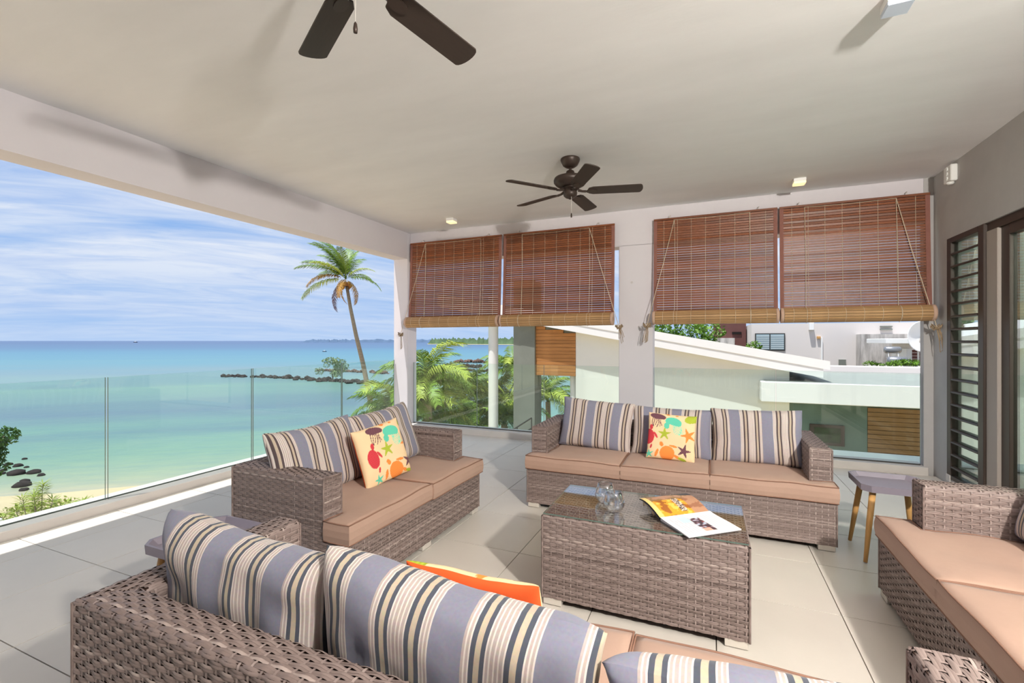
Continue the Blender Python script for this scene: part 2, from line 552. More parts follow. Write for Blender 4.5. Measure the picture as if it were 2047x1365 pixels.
def struct(name, mb, m, parent=None, smooth=False):
    o = mb.build(name, m, parent, smooth) if isinstance(mb, MB) else mb
    if parent is None:
        o['kind'] = 'structure'
    return o


def stuff(o):
    o['kind'] = 'stuff'
    return o


# ------------------------------------------------------------------ room shell
CEIL = 3.15
XL, XR, YB, YF = -4.455, 2.18, 6.25, -2.4      # beam face, right wall, lintel plane, unseen wall behind the camera
floor = struct('floor', MB().box((-4.95, YF - 0.2, -0.3), (XR + 0.15, YB + 0.3, -0.011)), M['grout'])
tile_me = None
xs = [0.63 + 0.6 * k for k in range(-9, 4)]
ys = [2.27 + 0.6 * k for k in range(-8, 8)]
for ix, x in enumerate(xs[:-1]):
    for iy, y in enumerate(ys[:-1]):
        a = (max(x, -4.575), max(y, YF))
        b_ = (min(x + 0.6, XR), min(y + 0.6, 6.2))
        if b_[0] - a[0] < 0.02 or b_[1] - a[1] < 0.02:
            continue
        full = abs(b_[0] - a[0] - 0.6) < 1e-6 and abs(b_[1] - a[1] - 0.6) < 1e-6
        if full and tile_me is not None:
            link('tile', tile_me, M['tile'], floor, loc=((a[0] + b_[0]) / 2, (a[1] + b_[1]) / 2, 0))
        else:
            hx, hy = (b_[0] - a[0]) / 2 - 0.0024, (b_[1] - a[1]) / 2 - 0.0024
            tl = MB().bbox((-hx, -hy, -0.011), (hx, hy, 0), 0.0006).build('tile', M['tile'], floor, loc=((a[0] + b_[0]) / 2, (a[1] + b_[1]) / 2, 0))
            if full:
                tile_me = tl.data

# ceiling slab with a faintly uneven plaster underside
nx, ny = 90, 110
gx = np.linspace(-4.72, XR + 0.2, nx)
gy = np.linspace(YF - 0.2, YB + 0.24, ny)
V = np.array([(x, y, CEIL + 0.006 * mnoise.noise((x * 0.9, y * 1.6, 3.1)) - 0.004 * abs(mnoise.noise((x * 0.5, y * 3.0, 9.7)))) for x in gx for y in gy])
F = np.array([(i * ny + j, i * ny + j + 1, (i + 1) * ny + j + 1, (i + 1) * ny + j) for i in range(nx - 1) for j in range(ny - 1)])
ceil = npmesh('ceiling', V, F, M['ceiling'], smooth=True)
ceil['kind'] = 'structure'
struct('trim_roof_slab', MB().box((-4.72, YF - 0.2, CEIL + 0.012), (XR + 0.2, YB + 0.24, 3.45)), M['wall_white'])
# left edge beam
struct('trim_left_beam', MB().box((-4.72, YF - 0.2, 2.73), (XL, 6.1745, CEIL + 0.02)), M['wall_white'])
# back wall: lintel, pillars
struct('wall_back', MB().bbox((XL + 0.002, YB, 2.675), (2.098, YB + 0.24, CEIL + 0.01), 0.004), M['wall_white'])
struct('wall_back_corner_pillar', MB().bbox((-4.72, 6.175, -0.3), (XL, 6.43, CEIL), 0.006), M['wall_white'])
struct('wall_back_centre_pillar', MB().bbox((-1.112, YB, -0.05), (-0.676, YB + 0.23, 2.69), 0.008), M['wall_white'])
struct('wall_back_right_pier', MB().box((2.098, YB, -0.05), (XR + 0.2, YB + 0.09, CEIL + 0.01)), M['wall_grey'])
# right wall pieces around the door opening
DY0, DY1, DZ0, DZ1 = 1.35, 5.94, 0.06, 2.43
wr = MB()
wr.box((XR, DY1, -0.05), (XR + 0.2, YB, CEIL + 0.01))
wr.box((XR, DY0, DZ1), (XR + 0.2, DY1, CEIL + 0.01))
wr.box((XR, DY0, -0.05), (XR + 0.2, DY1, DZ0))
wr.box((XR, YF - 0.2, -0.05), (XR + 0.2, DY0, CEIL + 0.01))
struct('wall_right', wr, M['wall_grey'])
struct('wall_rear_unseen', MB().box((-4.72, YF - 0.2, -0.05), (XR + 0.2, YF, CEIL + 0.01)), M['wall_grey'])  # unseen wall, added in grey to dim the ceiling and beam at near left
# curbs under the glass
struct('trim_left_curb', MB().bbox((-4.87, YF, -0.3), (-4.58, 6.175, 0.075), 0.006), M['curb'])
struct('trim_back_curb', MB().bbox((XL, 6.19, -0.3), (2.12, 6.47, 0.085), 0.006), M['curb'])


# ------------------------------------------------------------------ glass railings
def glass_panel(name, p0, p1, z0, z1, th, parent):
    p0, p1 = Vector((*p0, 0)), Vector((*p1, 0))
    d = (p1 - p0).normalized()
    nrm = Vector((-d.y, d.x, 0)) * th / 2
    vs = []
    for z in (z0, z1):
        for p in (p0 - nrm, p1 - nrm, p1 + nrm, p0 + nrm):
            vs.append((p.x, p.y, z))
    me = bpy.data.meshes.new(name)
    fs = [(0, 1, 5, 4), (2, 3, 7, 6), (1, 2, 6, 5), (3, 0, 4, 7), (4, 5, 6, 7), (3, 2, 1, 0)]
    me.from_pydata(vs, [], fs)
    me.materials.append(M['glass_rail'])
    me.materials.append(M['glass_edge'])
    for i in (2, 3, 4, 5):
        me.polygons[i].material_index = 1
    me.update()
    return link(name, me, None, parent)


rail = thing('glass_railing', 'frameless clear glass railing along the seaward left edge of the terrace', 'railing', (-4.70, 2.3, 0.07))
L0 = Vector((-4.70, 2.3, 0.07))
joints = [-1.5, -0.41, 0.93, 2.265, 3.625, 4.995, 6.165]
for a, b_ in zip(joints[:-1], joints[1:]):
    o = glass_panel('glass_pane', (0, a + 0.009 - L0.y), (0, b_ - 0.009 - L0.y), 0.0, 1.04, 0.015, rail)
MB().box((-0.014, -3.8, 0.002), (-0.0085, 3.87, 0.016)).build('gasket', M['gasket'], rail)

rail2 = thing('glass_railing', 'clear glass railing between the corner pillar and the middle pillar', 'railing', (-2.7, 6.33, 0.085))
for a, b_ in ((-4.44, -3.285), (-3.275, -2.2), (-2.19, -1.12)):
    glass_panel('glass_pane', (a + 2.7, 0), (b_ + 2.7, 0), 0.0, 0.985, 0.015, rail2)
MB().box((-1.74, -0.014, 0.0), (1.58, -0.0085, 0.014)).build('gasket', M['gasket'], rail2)
rail3 = thing('glass_railing', 'clear glass railing behind the sofa, between the middle pillar and the grey wall', 'railing', (0.7, 6.30, 0.085))
for a, b_ in ((-0.668, 0.722), (0.732, 2.085)):
    glass_panel('glass_pane', (a - 0.7, 0), (b_ - 0.7, 0), 0.0, 0.985, 0.015, rail3)
MB().box((-1.37, -0.014, 0.0), (1.385, -0.0085, 0.014)).build('gasket', M['gasket'], rail3)

# ------------------------------------------------------------------ right door and louvre window
door = struct('door_1', MB().box((XR + 0.02, DY0, DZ1 - 0.07), (XR + 0.13, 5.27, DZ1)).box((XR + 0.02, DY0, DZ0), (XR + 0.13, 5.27, DZ0 + 0.05)), M['frame_brown'])
MB().bbox((XR + 0.035, 4.985, DZ0 + 0.05), (XR + 0.10, 5.095, DZ1 - 0.07), 0.004).build('stile', M['frame_brown'], door)
MB().bbox((XR + 0.035, 3.10, DZ0 + 0.05), (XR + 0.10, 3.19, DZ1 - 0.07), 0.004).build('stile', M['frame_brown'], door)
MB().bbox((XR + 0.035, DY0, DZ0 + 0.05), (XR + 0.10, DY0 + 0.09, DZ1 - 0.07), 0.004).build('stile', M['frame_brown'], door)
for a, b_ in ((3.19, 4.985), (DY0 + 0.09, 3.10)):
    MB().box((XR + 0.035, a, DZ1 - 0.15), (XR + 0.10, b_, DZ1 - 0.07)).build('rail', M['frame_brown'], door)
    MB().box((XR + 0.035, a, DZ0 + 0.05), (XR + 0.10, b_, DZ0 + 0.14)).build('rail', M['frame_brown'], door)
    MB().box((XR + 0.06, a, DZ0 + 0.14), (XR + 0.068, b_, DZ1 - 0.15)).build('pane', M['glass_door'], door)
MB().bbox((XR + 0.012, 5.097, DZ0 + 0.05), (XR + 0.11, 5.268, DZ1 - 0.07), 0.006).build('recessed_panel', M['stile'], door)['label'] = 'taupe recessed panel'

win = struct('window_1', MB().bbox((XR - 0.006, 5.27, DZ0), (XR + 0.055, 5.36, DZ1), 0.004).bbox((XR - 0.006, 5.36, DZ1 - 0.05), (XR + 0.055, 5.86, DZ1), 0.003)
             .bbox((XR - 0.006, 5.36, DZ0), (XR + 0.055, 5.86, DZ0 + 0.04), 0.003).bbox((XR - 0.006, 5.86, DZ0), (XR + 0.055, 5.94, DZ1), 0.004), M['frame_brown'])
MB().box((XR + 0.036, 5.36, DZ0 + 0.04), (XR + 0.041, 5.86, DZ1 - 0.05)).build('pane', M['glass_door'], win)
lm = None
for i in range(18):
    z = 0.185 + i * 0.1225
    if lm is None:
        o = MB().bbox((-0.018, -0.25, -0.010), (0.018, 0.25, 0.010), 0.006, Matrix.Rotation(R(-18), 4, 'Y')).build('louvre_slat', M['frame_brown'], win, loc=(XR + 0.010, 5.61, z))
        lm = o.data
    else:
        link('louvre_slat', lm, M['frame_brown'], win, loc=(XR + 0.010, 5.61, z))
MB().bbox((XR - 0.012, 5.86, 0.03), (XR + 0.05, 5.945, 0.1), 0.005).build('sill_block', M['curb'], win)

# room behind the glass
struct('wall_inner_room', MB().box((XR + 1.8, DY0 - 0.6, -0.05), (XR + 1.9, YB, CEIL)).box((XR + 0.2, DY0 - 0.7, -0.05), (XR + 1.8, DY0 - 0.6, CEIL))
       .box((XR + 0.2, YB - 0.02, -0.05), (XR + 1.8, YB + 0.1, CEIL)).box((XR + 0.2, DY0 - 0.6, CEIL - 0.1), (XR + 1.8, YB, CEIL)).box((XR + 0.2, DY0 - 0.6, -0.1), (XR + 1.8, YB, -0.02)), M['room'])
cv_, cf_ = [], []
N = 420
for i in range(N):
    y = 1.5 + (5.75 - 1.5) * i / (N - 1)
    x = XR + 0.36 + 0.035 * math.sin(y * 34) + 0.02 * math.sin(y * 13 + 1)
    cv_ += [(x, y, 0.0), (x + 0.01 * math.sin(y * 21), y, 2.55)]
for i in range(N - 1):
    cf_.append((2 * i, 2 * i + 2, 2 * i + 3, 2 * i + 1))
mb = MB().add(cv_, cf_)
tag(mb.build('curtain', M['curtain'], smooth=True), 'pale sheer curtain hanging in folds behind the glass door', 'curtain')

# unseen fill light added in the inner room to brighten the sheer curtain
il = bpy.data.lights.new('curtain_fill_light', 'POINT')
il.energy = 260
il.shadow_soft_size = 0.12
il.color = (1.0, 0.97, 0.92)
ilo = bpy.data.objects.new('curtain_fill_light', il)
ilo.location = (XR + 1.2, 3.9, 2.5)
COL.objects.link(ilo)

# ------------------------------------------------------------------ wicker
PITCH, SU, AMP = 0.0165, 0.036, 0.0027


def round_path(pts, r, n=4):
    out = [Vector(pts[0])]
    for i in range(1, len(pts) - 1):
        p, a, c = Vector(pts[i]), Vector(pts[i - 1]), Vector(pts[i + 1])
        d1, d2 = (a - p).normalized(), (c - p).normalized()
        s, e = p + d1 * r, p + d2 * r
        for k in range(n + 1):
            tt = k / n
            out.append(s * (1 - tt) ** 2 + p * 2 * tt * (1 - tt) + e * tt ** 2)
    out.append(Vector(pts[-1]))
    return np.array([tuple(v) for v in out])


class Weave:
    def __init__(self):
        self.V, self.F, self.T, self.k = [], [], [], 0

    def _push(self, P, tone):
        """P: (n, m, 3) grid of points"""
        n, m_ = P.shape[:2]
        i = np.arange(n - 1)[:, None] * m_ + np.arange(m_ - 1)[None, :]
        f = np.stack([i, i + m_, i + m_ + 1, i + 1], -1).reshape(-1, 4) + self.k
        self.V.append(P.reshape(-1, 3))
        self.F.append(f)
        self.T.append(np.full(n * m_, tone) if np.isscalar(tone) else tone)
        self.k += n * m_

    def panel(self, path, nsign, udir, urange, uoff=0.0):
        """path: polyline whose points have no component along udir"""
        path = np.asarray(path, float)
        ud = np.asarray(udir, float)
        seg = np.linalg.norm(np.diff(path, axis=0), axis=1)
        s = np.concatenate([[0], np.cumsum(seg)])
        tg = np.gradient(path, s, axis=0)
        tg /= np.linalg.norm(tg, axis=1)[:, None]
        nr = np.cross(tg, ud) * nsign
        L = s[-1]
        ip = lambda A, x: np.stack([np.interp(x, s, A[:, k]) for k in range(3)], -1)
        rows = max(2, int(round(L / PITCH)))
        pit = L / rows
        wdt = pit * 0.51
        for i in range(rows):
            for sub in (-1, 1):
                sc_ = np.array([(i + 0.5) * pit + sub * pit * 0.245])
                p, nn, tt = ip(path, sc_)[0], ip(nr, sc_)[0], ip(tg, sc_)[0]
                u0, u1 = urange(p)
                if u1 - u0 < 0.01:
                    continue
                k = max(3, int((u1 - u0) / SU * 3.5) + 1)
                us = np.linspace(u0, u1, k)
                h = AMP * np.cos(PI * (us - uoff) / SU - PI / 2 + PI * i) + rng.normal(0, 0.0003)
                cpt = p + us[:, None] * ud + h[:, None] * nn
                P = np.stack([cpt - tt * wdt / 2 - nn * 0.0013, cpt + nn * 0.0004, cpt + tt * wdt / 2 - nn * 0.0013], 1)
                self._push(P, float(np.clip(rng.normal(0.5, 0.17), 0, 1)))
        ss = np.linspace(0, L, rows * 2 + 1)
        pp, nn, tt = ip(path, ss), ip(nr, ss), ip(tg, ss)
        ur = np.array([urange(p) for p in pp])
        j0, j1 = int(math.floor((ur[:, 0].min() - uoff) / SU)), int(math.ceil((ur[:, 1].max() - uoff) / SU))
        for j in range(j0, j1 + 1):
            u = uoff + (j + 0.5) * SU
            ok = (ur[:, 0] <= u) & (u <= ur[:, 1])
            idx = np.nonzero(ok)[0]
            if len(idx) < 2:
                continue
            h = -AMP * 0.45 * np.cos(PI * ss[idx] / pit - PI / 2 + PI * j)
            cpt = pp[idx] + u * ud + h[:, None] * nn[idx]
            P = np.stack([cpt - ud * 0.0036, cpt + ud * 0.0036], 1)
            self._push(P, float(np.clip(rng.normal(0.68, 0.14), 0, 1)))

    def bead(self, a, b, r=0.006):
        a, b = np.array(a, float), np.array(b, float)
        d = (b - a) / np.linalg.norm(b - a)
        x = np.cross(d, [0.31, 0.52, 0.79])
        x /= np.linalg.norm(x)
        y = np.cross(d, x)
        an = np.linspace(0, 2 * PI, 7)
        ring = np.cos(an)[:, None] * x * r + np.sin(an)[:, None] * y * r
        k = max(2, int(np.linalg.norm(b - a) / 0.02))
        P = np.stack([a + (b - a) * q / k + ring for q in range(k + 1)])
        self._push(P, np.repeat(rng.uniform(0.2, 0.7, k + 1), 7))

    def build(self, parent):
        o = npmesh('wicker_weave', np.concatenate(self.V), np.concatenate(self.F), M['wicker'], parent, True, ('tone', np.concatenate(self.T)))
        return stuff(o)


TA, TB, HA, ZS, ZB = 0.135, 0.12, 0.67, 0.325, 0.04


def make_sofa(W, D, YS, loc, rz, label, group):
    """sofa in its own frame: front at y=0, back at y=D, facing -y"""
    root = thing('wicker_sofa', label, 'sofa', loc, rz, group)
    hw = W / 2
    e = 0.006
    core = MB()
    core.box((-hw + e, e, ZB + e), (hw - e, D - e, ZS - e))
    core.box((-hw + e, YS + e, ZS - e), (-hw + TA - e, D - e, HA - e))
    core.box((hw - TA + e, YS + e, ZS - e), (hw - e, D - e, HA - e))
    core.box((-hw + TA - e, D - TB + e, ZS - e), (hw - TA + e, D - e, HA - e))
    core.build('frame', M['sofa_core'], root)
    wv = Weave()
    r = 0.022
    for sgn in (-1, 1):
        xo, xi = sgn * hw, sgn * (hw - TA)
        path = round_path([(xo, 0, ZB), (xo, 0, HA), (xi, 0, HA), (xi, 0, ZS)], r)

        def ur(p, xo=xo):
            a = abs(p[0] - xo)
            if p[2] < ZS and a < 0.01:
                return (0.0, D)
            return (YS, D - a if a < TA - 0.004 else D - TB)
        wv.panel(path, 1 if sgn < 0 else -1, (0, 1, 0), ur)
        wv.panel([(0, YS, ZS - 0.02), (0, YS, HA)], 1 * -1 if False else -1, (1, 0, 0), lambda p, a=min(xo, xi), c=max(xo, xi): (a, c))
        wv.bead((xo, D, ZB), (xo, D, HA - 0.012))
        wv.bead((xo, 0, ZB), (xo, 0, ZS))
        wv.bead((xo, YS, ZS), (xo, YS, HA - 0.01), 0.005)
        wv.bead((xi, YS, ZS), (xi, YS, HA - 0.01), 0.005)
        wv.bead((xo + sgn * -0.01, YS, HA - 0.004), (xi + sgn * 0.01, YS, HA - 0.004), 0.005)
    path = round_path([(0, D, ZB), (0, D, HA), (0, D - TB, HA), (0, D - TB, ZS)], r)

    def urb(p):
        a = D - p[1]
        a = min(a, TA) if a < TB - 0.004 else TA
        return (-hw + a, hw - a)
    wv.panel(path, 1, (1, 0, 0), urb)
    wv.panel([(0, 0, ZB), (0, 0, ZS)], -1, (1, 0, 0), lambda p: (-hw, hw))
    wv.build(root)
    for x in (-hw + 0.056, hw - 0.056):
        for y in (0.026, D - 0.026):
            MB().bbox((x - 0.05, y - 0.022, 0.004), (x + 0.05, y + 0.022, ZB + 0.004), 0.002).build('foot', M['steel'], root)
    for y in (0.026,):
        if W < 2:
            MB().bbox((-0.05, y - 0.022, 0.004), (0.05, y + 0.022, ZB + 0.004), 0.002).build('foot', M['steel'], root)
    return root


def frame_mat(loc, rz):
    return Matrix.Translation(loc) @ Matrix.Rotation(rz, 4, 'Z')


def seat_cushion(S, x0, x1, left_cut, right_cut, label, group, seed, yover=0.015):
    """box cushion with a notch where it passes in front of the arm"""
    loc, rz, W, D, YS = S
    zb, zt = ZS + 0.004, 0.437
    hw = W / 2
    yf, yb = -yover, D - TB - 0.006
    xa, xb = x0, x1                      # behind the arm fronts
    xfa = -hw - 0.008 if left_cut else x0
    xfb = hw + 0.008 if right_cut else x1
    yc = YS - 0.008

    def axis(vals, step=0.035):
        out = []
        for a, b in zip(vals[:-1], vals[1:]):
            n = max(1, int(round((b - a) / step)))
            out += [a + (b - a) * i / n for i in range(n)]
        return out + [vals[-1]]
    X = axis(sorted({xfa, xa, xb, xfb}))
    Y = axis([yf, yc, yb])
    inside = lambda x, y: (xfa < x < xfb and y < yc) or (xa < x < xb)
    cells = set()
    for i in range(len(X) - 1):
        for j in range(len(Y) - 1):
            if inside((X[i] + X[i + 1]) / 2, (Y[j] + Y[j + 1]) / 2):
                cells.add((i, j))
    # boundary polygon
    poly = [(xfa, yf), (xfb, yf)]
    poly += [(xfb, yc), (xb, yc)] if right_cut else []
    poly += [(xb, yb), (xa, yb)]
    poly += [(xa, yc), (xfa, yc)] if left_cut else []

    def bd(x, y):
        dm = 9
        for k in range(len(poly)):
            a, b = Vector((*poly[k], 0)), Vector((*poly[(k + 1) % len(poly)], 0))
            ab = b - a
            p = Vector((x, y, 0))
            tt = max(0, min(1, (p - a).dot(ab) / ab.length_squared))
            dm = min(dm, (a + ab * tt - p).length)
        return dm
    cxm, cym = (x0 + x1) / 2, (yf + yb) / 2

    def edge_shift(x, y):
        return 0.011 * mnoise.noise((x * 4.2 + seed, y * 4.2, 0.3))

    def top(x, y):
        d = bd(x, y)
        return zt + edge_shift(x, y) + 0.014 * (1 - math.exp(-d / 0.05)) + 0.006 * mnoise.noise((x * 7, y * 7 + seed, 1.7)) * min(1, d / 0.1)
    mb = MB()
    idx = {}

    def vid(i, j, lev):
        key = (i, j, lev)
        if key not in idx:
            x, y = X[i], Y[j]
            z = top(x, y) if lev == 3 else (zb + 0.3 * edge_shift(x, y) if lev == 0 else zb + (zt + edge_shift(x, y) - zb) * (lev / 3))
            if lev in (1, 2):
                cx_, cy_ = x - cxm, y - cym
                x += 0.005 * (1 if cx_ > 0 else -1) * (1 if abs(cx_) > (xb - xa) / 2 - 0.01 else 0)
                y += 0.006 * (-1 if y < yf + 0.01 else 0)
            idx[key] = len(mb.v)
            mb.v.append((x - cxm, y - cym, z - zb))
        return idx[key]
    for (i, j) in cells:
        mb.f.append((vid(i, j, 3), vid(i + 1, j, 3), vid(i + 1, j + 1, 3), vid(i, j + 1, 3)))
        mb.f.append((vid(i, j + 1, 0), vid(i + 1, j + 1, 0), vid(i + 1, j, 0), vid(i, j, 0)))
        for (di, dj, p, q) in ((-1, 0, (i, j + 1), (i, j)), (1, 0, (i + 1, j), (i + 1, j + 1)), (0, -1, (i, j), (i + 1, j)), (0, 1, (i + 1, j + 1), (i, j + 1))):
            if (i + di, j + dj) not in cells:
                for lev in range(3):
                    mb.f.append((vid(*p, lev), vid(*q, lev), vid(*q, lev + 1), vid(*p, lev + 1)))
    fm = frame_mat(loc, rz)
    o = mb.build('seat_cushion', M['seat'], loc=fm @ Vector((cxm, cym, zb)), rot=(0, 0, rz), smooth=False)
    o.data.polygons.foreach_set('use_smooth', [abs(p.normal.z) > 0.5 for p in o.data.polygons])
    for lev in (3, 0):
        pts = []
        for k in range(len(poly)):
            a, b = poly[k], poly[(k + 1) % len(poly)]
            n = max(1, int(math.hypot(b[0] - a[0], b[1] - a[1]) / 0.04))
            for q in range(n):
                x, y = a[0] + (b[0] - a[0]) * q / n, a[1] + (b[1] - a[1]) * q / n
                z = zt + edge_shift(x, y) + 0.001 if lev else zb + 0.3 * edge_shift(x, y) + 0.003
                pts.append((x - cxm, y - cym, z - zb))
        MB().tube(pts, 0.0042, 5, closed=True).build('piping', M['piping'], o, smooth=True)
    tag(o, label, 'cushion', group)
    return o


# the four sofas:  loc, rotation, width, depth, arm setback
S_BACK = ((-0.325, 3.70, 0), 0.0, 2.22, 0.84, 0.125)
S_LEFT = ((-1.77, 2.685, 0), PI / 2, 1.53, 0.89, 0.165)
S_RIGHT = ((0.875, 2.425, 0), -PI / 2, 1.53, 0.89, 0.15)
S_FORE = ((-0.56, 1.585, 0), PI, 2.29, 0.845, 0.155)
GS = 'wicker sofas around the coffee table'
make_sofa(S_BACK[2], S_BACK[3], S_BACK[4], S_BACK[0], S_BACK[1], 'long taupe wicker sofa in front of the glass and the bamboo blinds', GS)
make_sofa(S_LEFT[2], S_LEFT[3], S_LEFT[4], S_LEFT[0], S_LEFT[1], 'two seat taupe wicker sofa standing on the sea side', GS)
make_sofa(S_RIGHT[2], S_RIGHT[3], S_RIGHT[4], S_RIGHT[0], S_RIGHT[1], 'two seat taupe wicker sofa beside the louvred window and glass door', GS)
make_sofa(S_FORE[2], S_FORE[3], S_FORE[4], S_FORE[0], S_FORE[1], 'long taupe wicker sofa seen from behind, nearest the camera', GS)

GC = 'tan seat cushions'
seat_cushion(S_BACK, -1.11 + TA, -0.325, True, False, 'tan seat cushion at the seaward end of the long sofa below the blinds', GC, 1.0)
seat_cushion(S_BACK, -0.319, 0.325, False, False, 'tan middle seat cushion under the sea life pillow on the long back sofa', GC, 4.0)
seat_cushion(S_BACK, 0.331, 1.11 - TA, False, True, 'tan seat cushion of the long back sofa, by the small grey side table', GC, 8.0)
seat_cushion(S_LEFT, -0.765 + TA, 0.02, True, False, 'tan seat cushion of the sea side sofa, at the end nearer the camera', GC, 12.0, 0.02)
seat_cushion(S_LEFT, 0.028, 0.765 - TA, False, True, 'tan seat cushion of the sea side sofa, at the end nearer the corner pillar', GC, 15.0, 0.03)
seat_cushion(S_RIGHT, -0.765 + TA, -0.01, True, False, 'tan seat cushion on the glass door sofa, beside the wooden legged table', GC, 19.0)
seat_cushion(S_RIGHT, -0.003, 0.765 - TA, False, True, 'tan seat cushion on the sofa by the glass door, the one nearer the camera', GC, 23.0)
seat_cushion(S_FORE, -1.145 + TA, -0.335, True, False, 'tan seat cushion of the nearest sofa, at its right end in the picture', GC, 27.0, 0.0)
seat_cushion(S_FORE, -0.329, 0.328, False, False, 'tan middle seat cushion of the nearest sofa, showing behind its striped cushions', GC, 31.0, 0.0)
seat_cushion(S_FORE, 0.335, 1.145 - TA, False, True, 'tan seat cushion of the nearest sofa, hidden behind the striped cushion at its left end', GC, 35.0, 0.0)


# ------------------------------------------------------------------ pillows
def pillow_geo(wd, ht, th, nu, nv, seed, pin=0.05, wr=0.006, back=True, expo=0.42):
    """front and back sheets of a stuffed cushion in its x (width), z (height) plane, y = thickness; front faces -y"""
    Vs, UV, Fs = [], [], []
    k = 0
    for side in ((-1, 1) if back else (-1,)):
        u = np.linspace(-1, 1, nu)
        v = np.linspace(-1, 1, nv)
        u = np.sign(u) * (1 - (1 - np.abs(u)) ** 1.25)
        v = np.sign(v) * (1 - (1 - np.abs(v)) ** 1.25)
        for a in u:
            for b in v:
                x = a * wd / 2 * (1 - pin * (1 - b * b))
                z = b * ht / 2 * (1 - pin * (1 - a * a))
                tt = th / 2 * (max(0.0, (1 - a ** 4) * (1 - b ** 4)) ** expo if expo > 0.35 else max(0.0, (1 - a ** 6) * (1 - abs(b) ** 5)) ** 0.5)
                edge = min(1, 4 * (1 - max(abs(a), abs(b))))
                n = mnoise.noise((x * 6 + seed, z * 6, side * 2.0 + seed)) + 0.6 * mnoise.noise((x * 14, z * 10 + seed, side * 5.0))
                y = side * (tt + wr * n * edge) + 0.006 * mnoise.noise((x * 9 + seed * 2, z * 9, 0.5))
                x += 0.004 * mnoise.noise((z * 12, seed, 1.0)) * abs(a)
                z += 0.004 * mnoise.noise((x * 12, seed, 4.0)) * abs(b)
                Vs.append((x, y, z))
                UV.append(((a + 1) / 2, (b + 1) / 2))
        for i in range(nu - 1):
            for j in range(nv - 1):
                q = (k + i * nv + j, k + (i + 1) * nv + j, k + (i + 1) * nv + j + 1, k + i * nv + j + 1)
                Fs.append(q if side < 0 else q[::-1])
        k += nu * nv
    return Vs, UV, Fs


def place(loc, rz, lean, roll=0.0):
    return Matrix.Translation(loc) @ Matrix.Rotation(rz, 4, 'Z') @ Matrix.Rotation(lean, 4, 'X') @ Matrix.Rotation(roll, 4, 'Y')


def striped(wd, ht, th, loc, rz, lean, roll, label, group, seed, period=0.24, off=0.0, m='stripe', pin=0.05, wr=0.006, sag=0.0, expo=0.42):
    Vs, UV, Fs = pillow_geo(wd, ht, th, 44, 32, seed, pin, wr, expo=expo)
    if sag:
        Vs = [(x, y, z - sag * math.exp(-((x + wd * 0.1 * math.sin(seed)) / (wd * 0.28)) ** 2) * max(0, (z / ht + 0.1))) for x, y, z in Vs]
    me = bpy.data.meshes.new('striped_cushion')
    me.from_pydata(Vs, [], Fs)
    uvl = me.uv_layers.new(name='UVMap')
    for lp in me.loops:
        a, b_ = UV[lp.vertex_index]
        uvl.data[lp.index].uv = (a * wd / period + off, b_)
    me.update()
    o = link('striped_cushion', me, M[m], smooth=True)
    o.matrix_world = place(loc, rz, lean, roll)
    tag(o, label, 'cushion', group)
    if expo <= 0.35:
        return o
    # welted seam round the rim
    pts = []
    nu, nv = 44, 32
    ring = [i * nv for i in range(nu)] + [(nu - 1) * nv + j for j in range(1, nv)] + [i * nv + nv - 1 for i in range(nu - 2, -1, -1)] + [j for j in range(nv - 2, 0, -1)]
    for k in ring[::2]:
        pts.append(Vs[k])
    sm = MB().tube(pts, 0.0035, 5, closed=True)
    me2 = bpy.data.meshes.new('seam')
    me2.from_pydata(sm.v, [], sm.f)
    uv2 = me2.uv_layers.new(name='UVMap')
    for lp in me2.loops:
        x = me2.vertices[lp.vertex_index].co.x
        uv2.data[lp.index].uv = ((x / wd + 0.5) * wd / period + off, 0)
    me2.update()
    link('seam', me2, M[m], o, smooth=True)
    return o


GP = 'striped back cushions'
# long back sofa, leaning on its back rest
striped(0.655, 0.44, 0.15, (-0.955, 4.205, 0.655), 0, R(-13), R(3.5), 'striped cushion leaning at the seaward end of the long sofa below the blinds', GP, 1.3, off=0.0, m='stripe2')
striped(0.66, 0.42, 0.15, (-0.30, 4.215, 0.630), R(1), R(-14), R(1.0), 'striped cushion behind the sea life pillow on the long back sofa', GP, 2.9, off=0.62, m='stripe2')
striped(0.66, 0.435, 0.16, (0.345, 4.195, 0.648), R(-1), R(-13), R(-1.5), 'striped cushion on the long back sofa at the end by the small grey side table', GP, 5.1, off=0.45, m='stripe2')
# sea side sofa
striped(0.70, 0.46, 0.16, (-2.355, 2.285, 0.655), PI / 2, R(-17), R(-1), 'striped cushion on the sea side sofa at its end nearer the camera', GP, 7.7, off=0.40, m='stripe2', sag=0.02)
striped(0.72, 0.46, 0.15, (-2.335, 2.960, 0.665), PI / 2 + R(2), R(-20), R(-2), 'striped cushion on the sea side sofa at its end by the corner pillar', GP, 9.2, off=0.66, m='stripe2', sag=0.01)
# sofa by the door
striped(0.70, 0.46, 0.17, (1.475, 2.72, 0.665), -PI / 2 + R(3), R(-17), R(2), 'striped cushion just showing at the picture edge on the sofa by the glass door', GP, 11.0, off=0.1, m='stripe')
# nearest sofa
striped(0.70, 0.45, 0.17, (-1.285, 0.982, 0.628), PI, R(-6), R(-3.4), 'plump striped cushion at the outer left corner of the nearest sofa', GP, 13.0, period=0.25, off=0.55, wr=0.013, sag=0.02, expo=0.34)
striped(0.76, 0.46, 0.19, (-0.590, 0.988, 0.612), PI, R(-7), R(-4.0), 'plump striped cushion in the middle of the nearest sofa, hiding a throw pillow', GP, 16.0, period=0.255, off=0.84, wr=0.012, sag=0.01, expo=0.34)
striped(0.72, 0.42, 0.17, (0.165, 1.06, 0.60), PI + R(3), R(-30), R(3.5), 'striped cushion at the right end of the nearest sofa, cut by the picture edge', GP, 18.5, period=0.25, off=0.40, wr=0.008, expo=0.34)


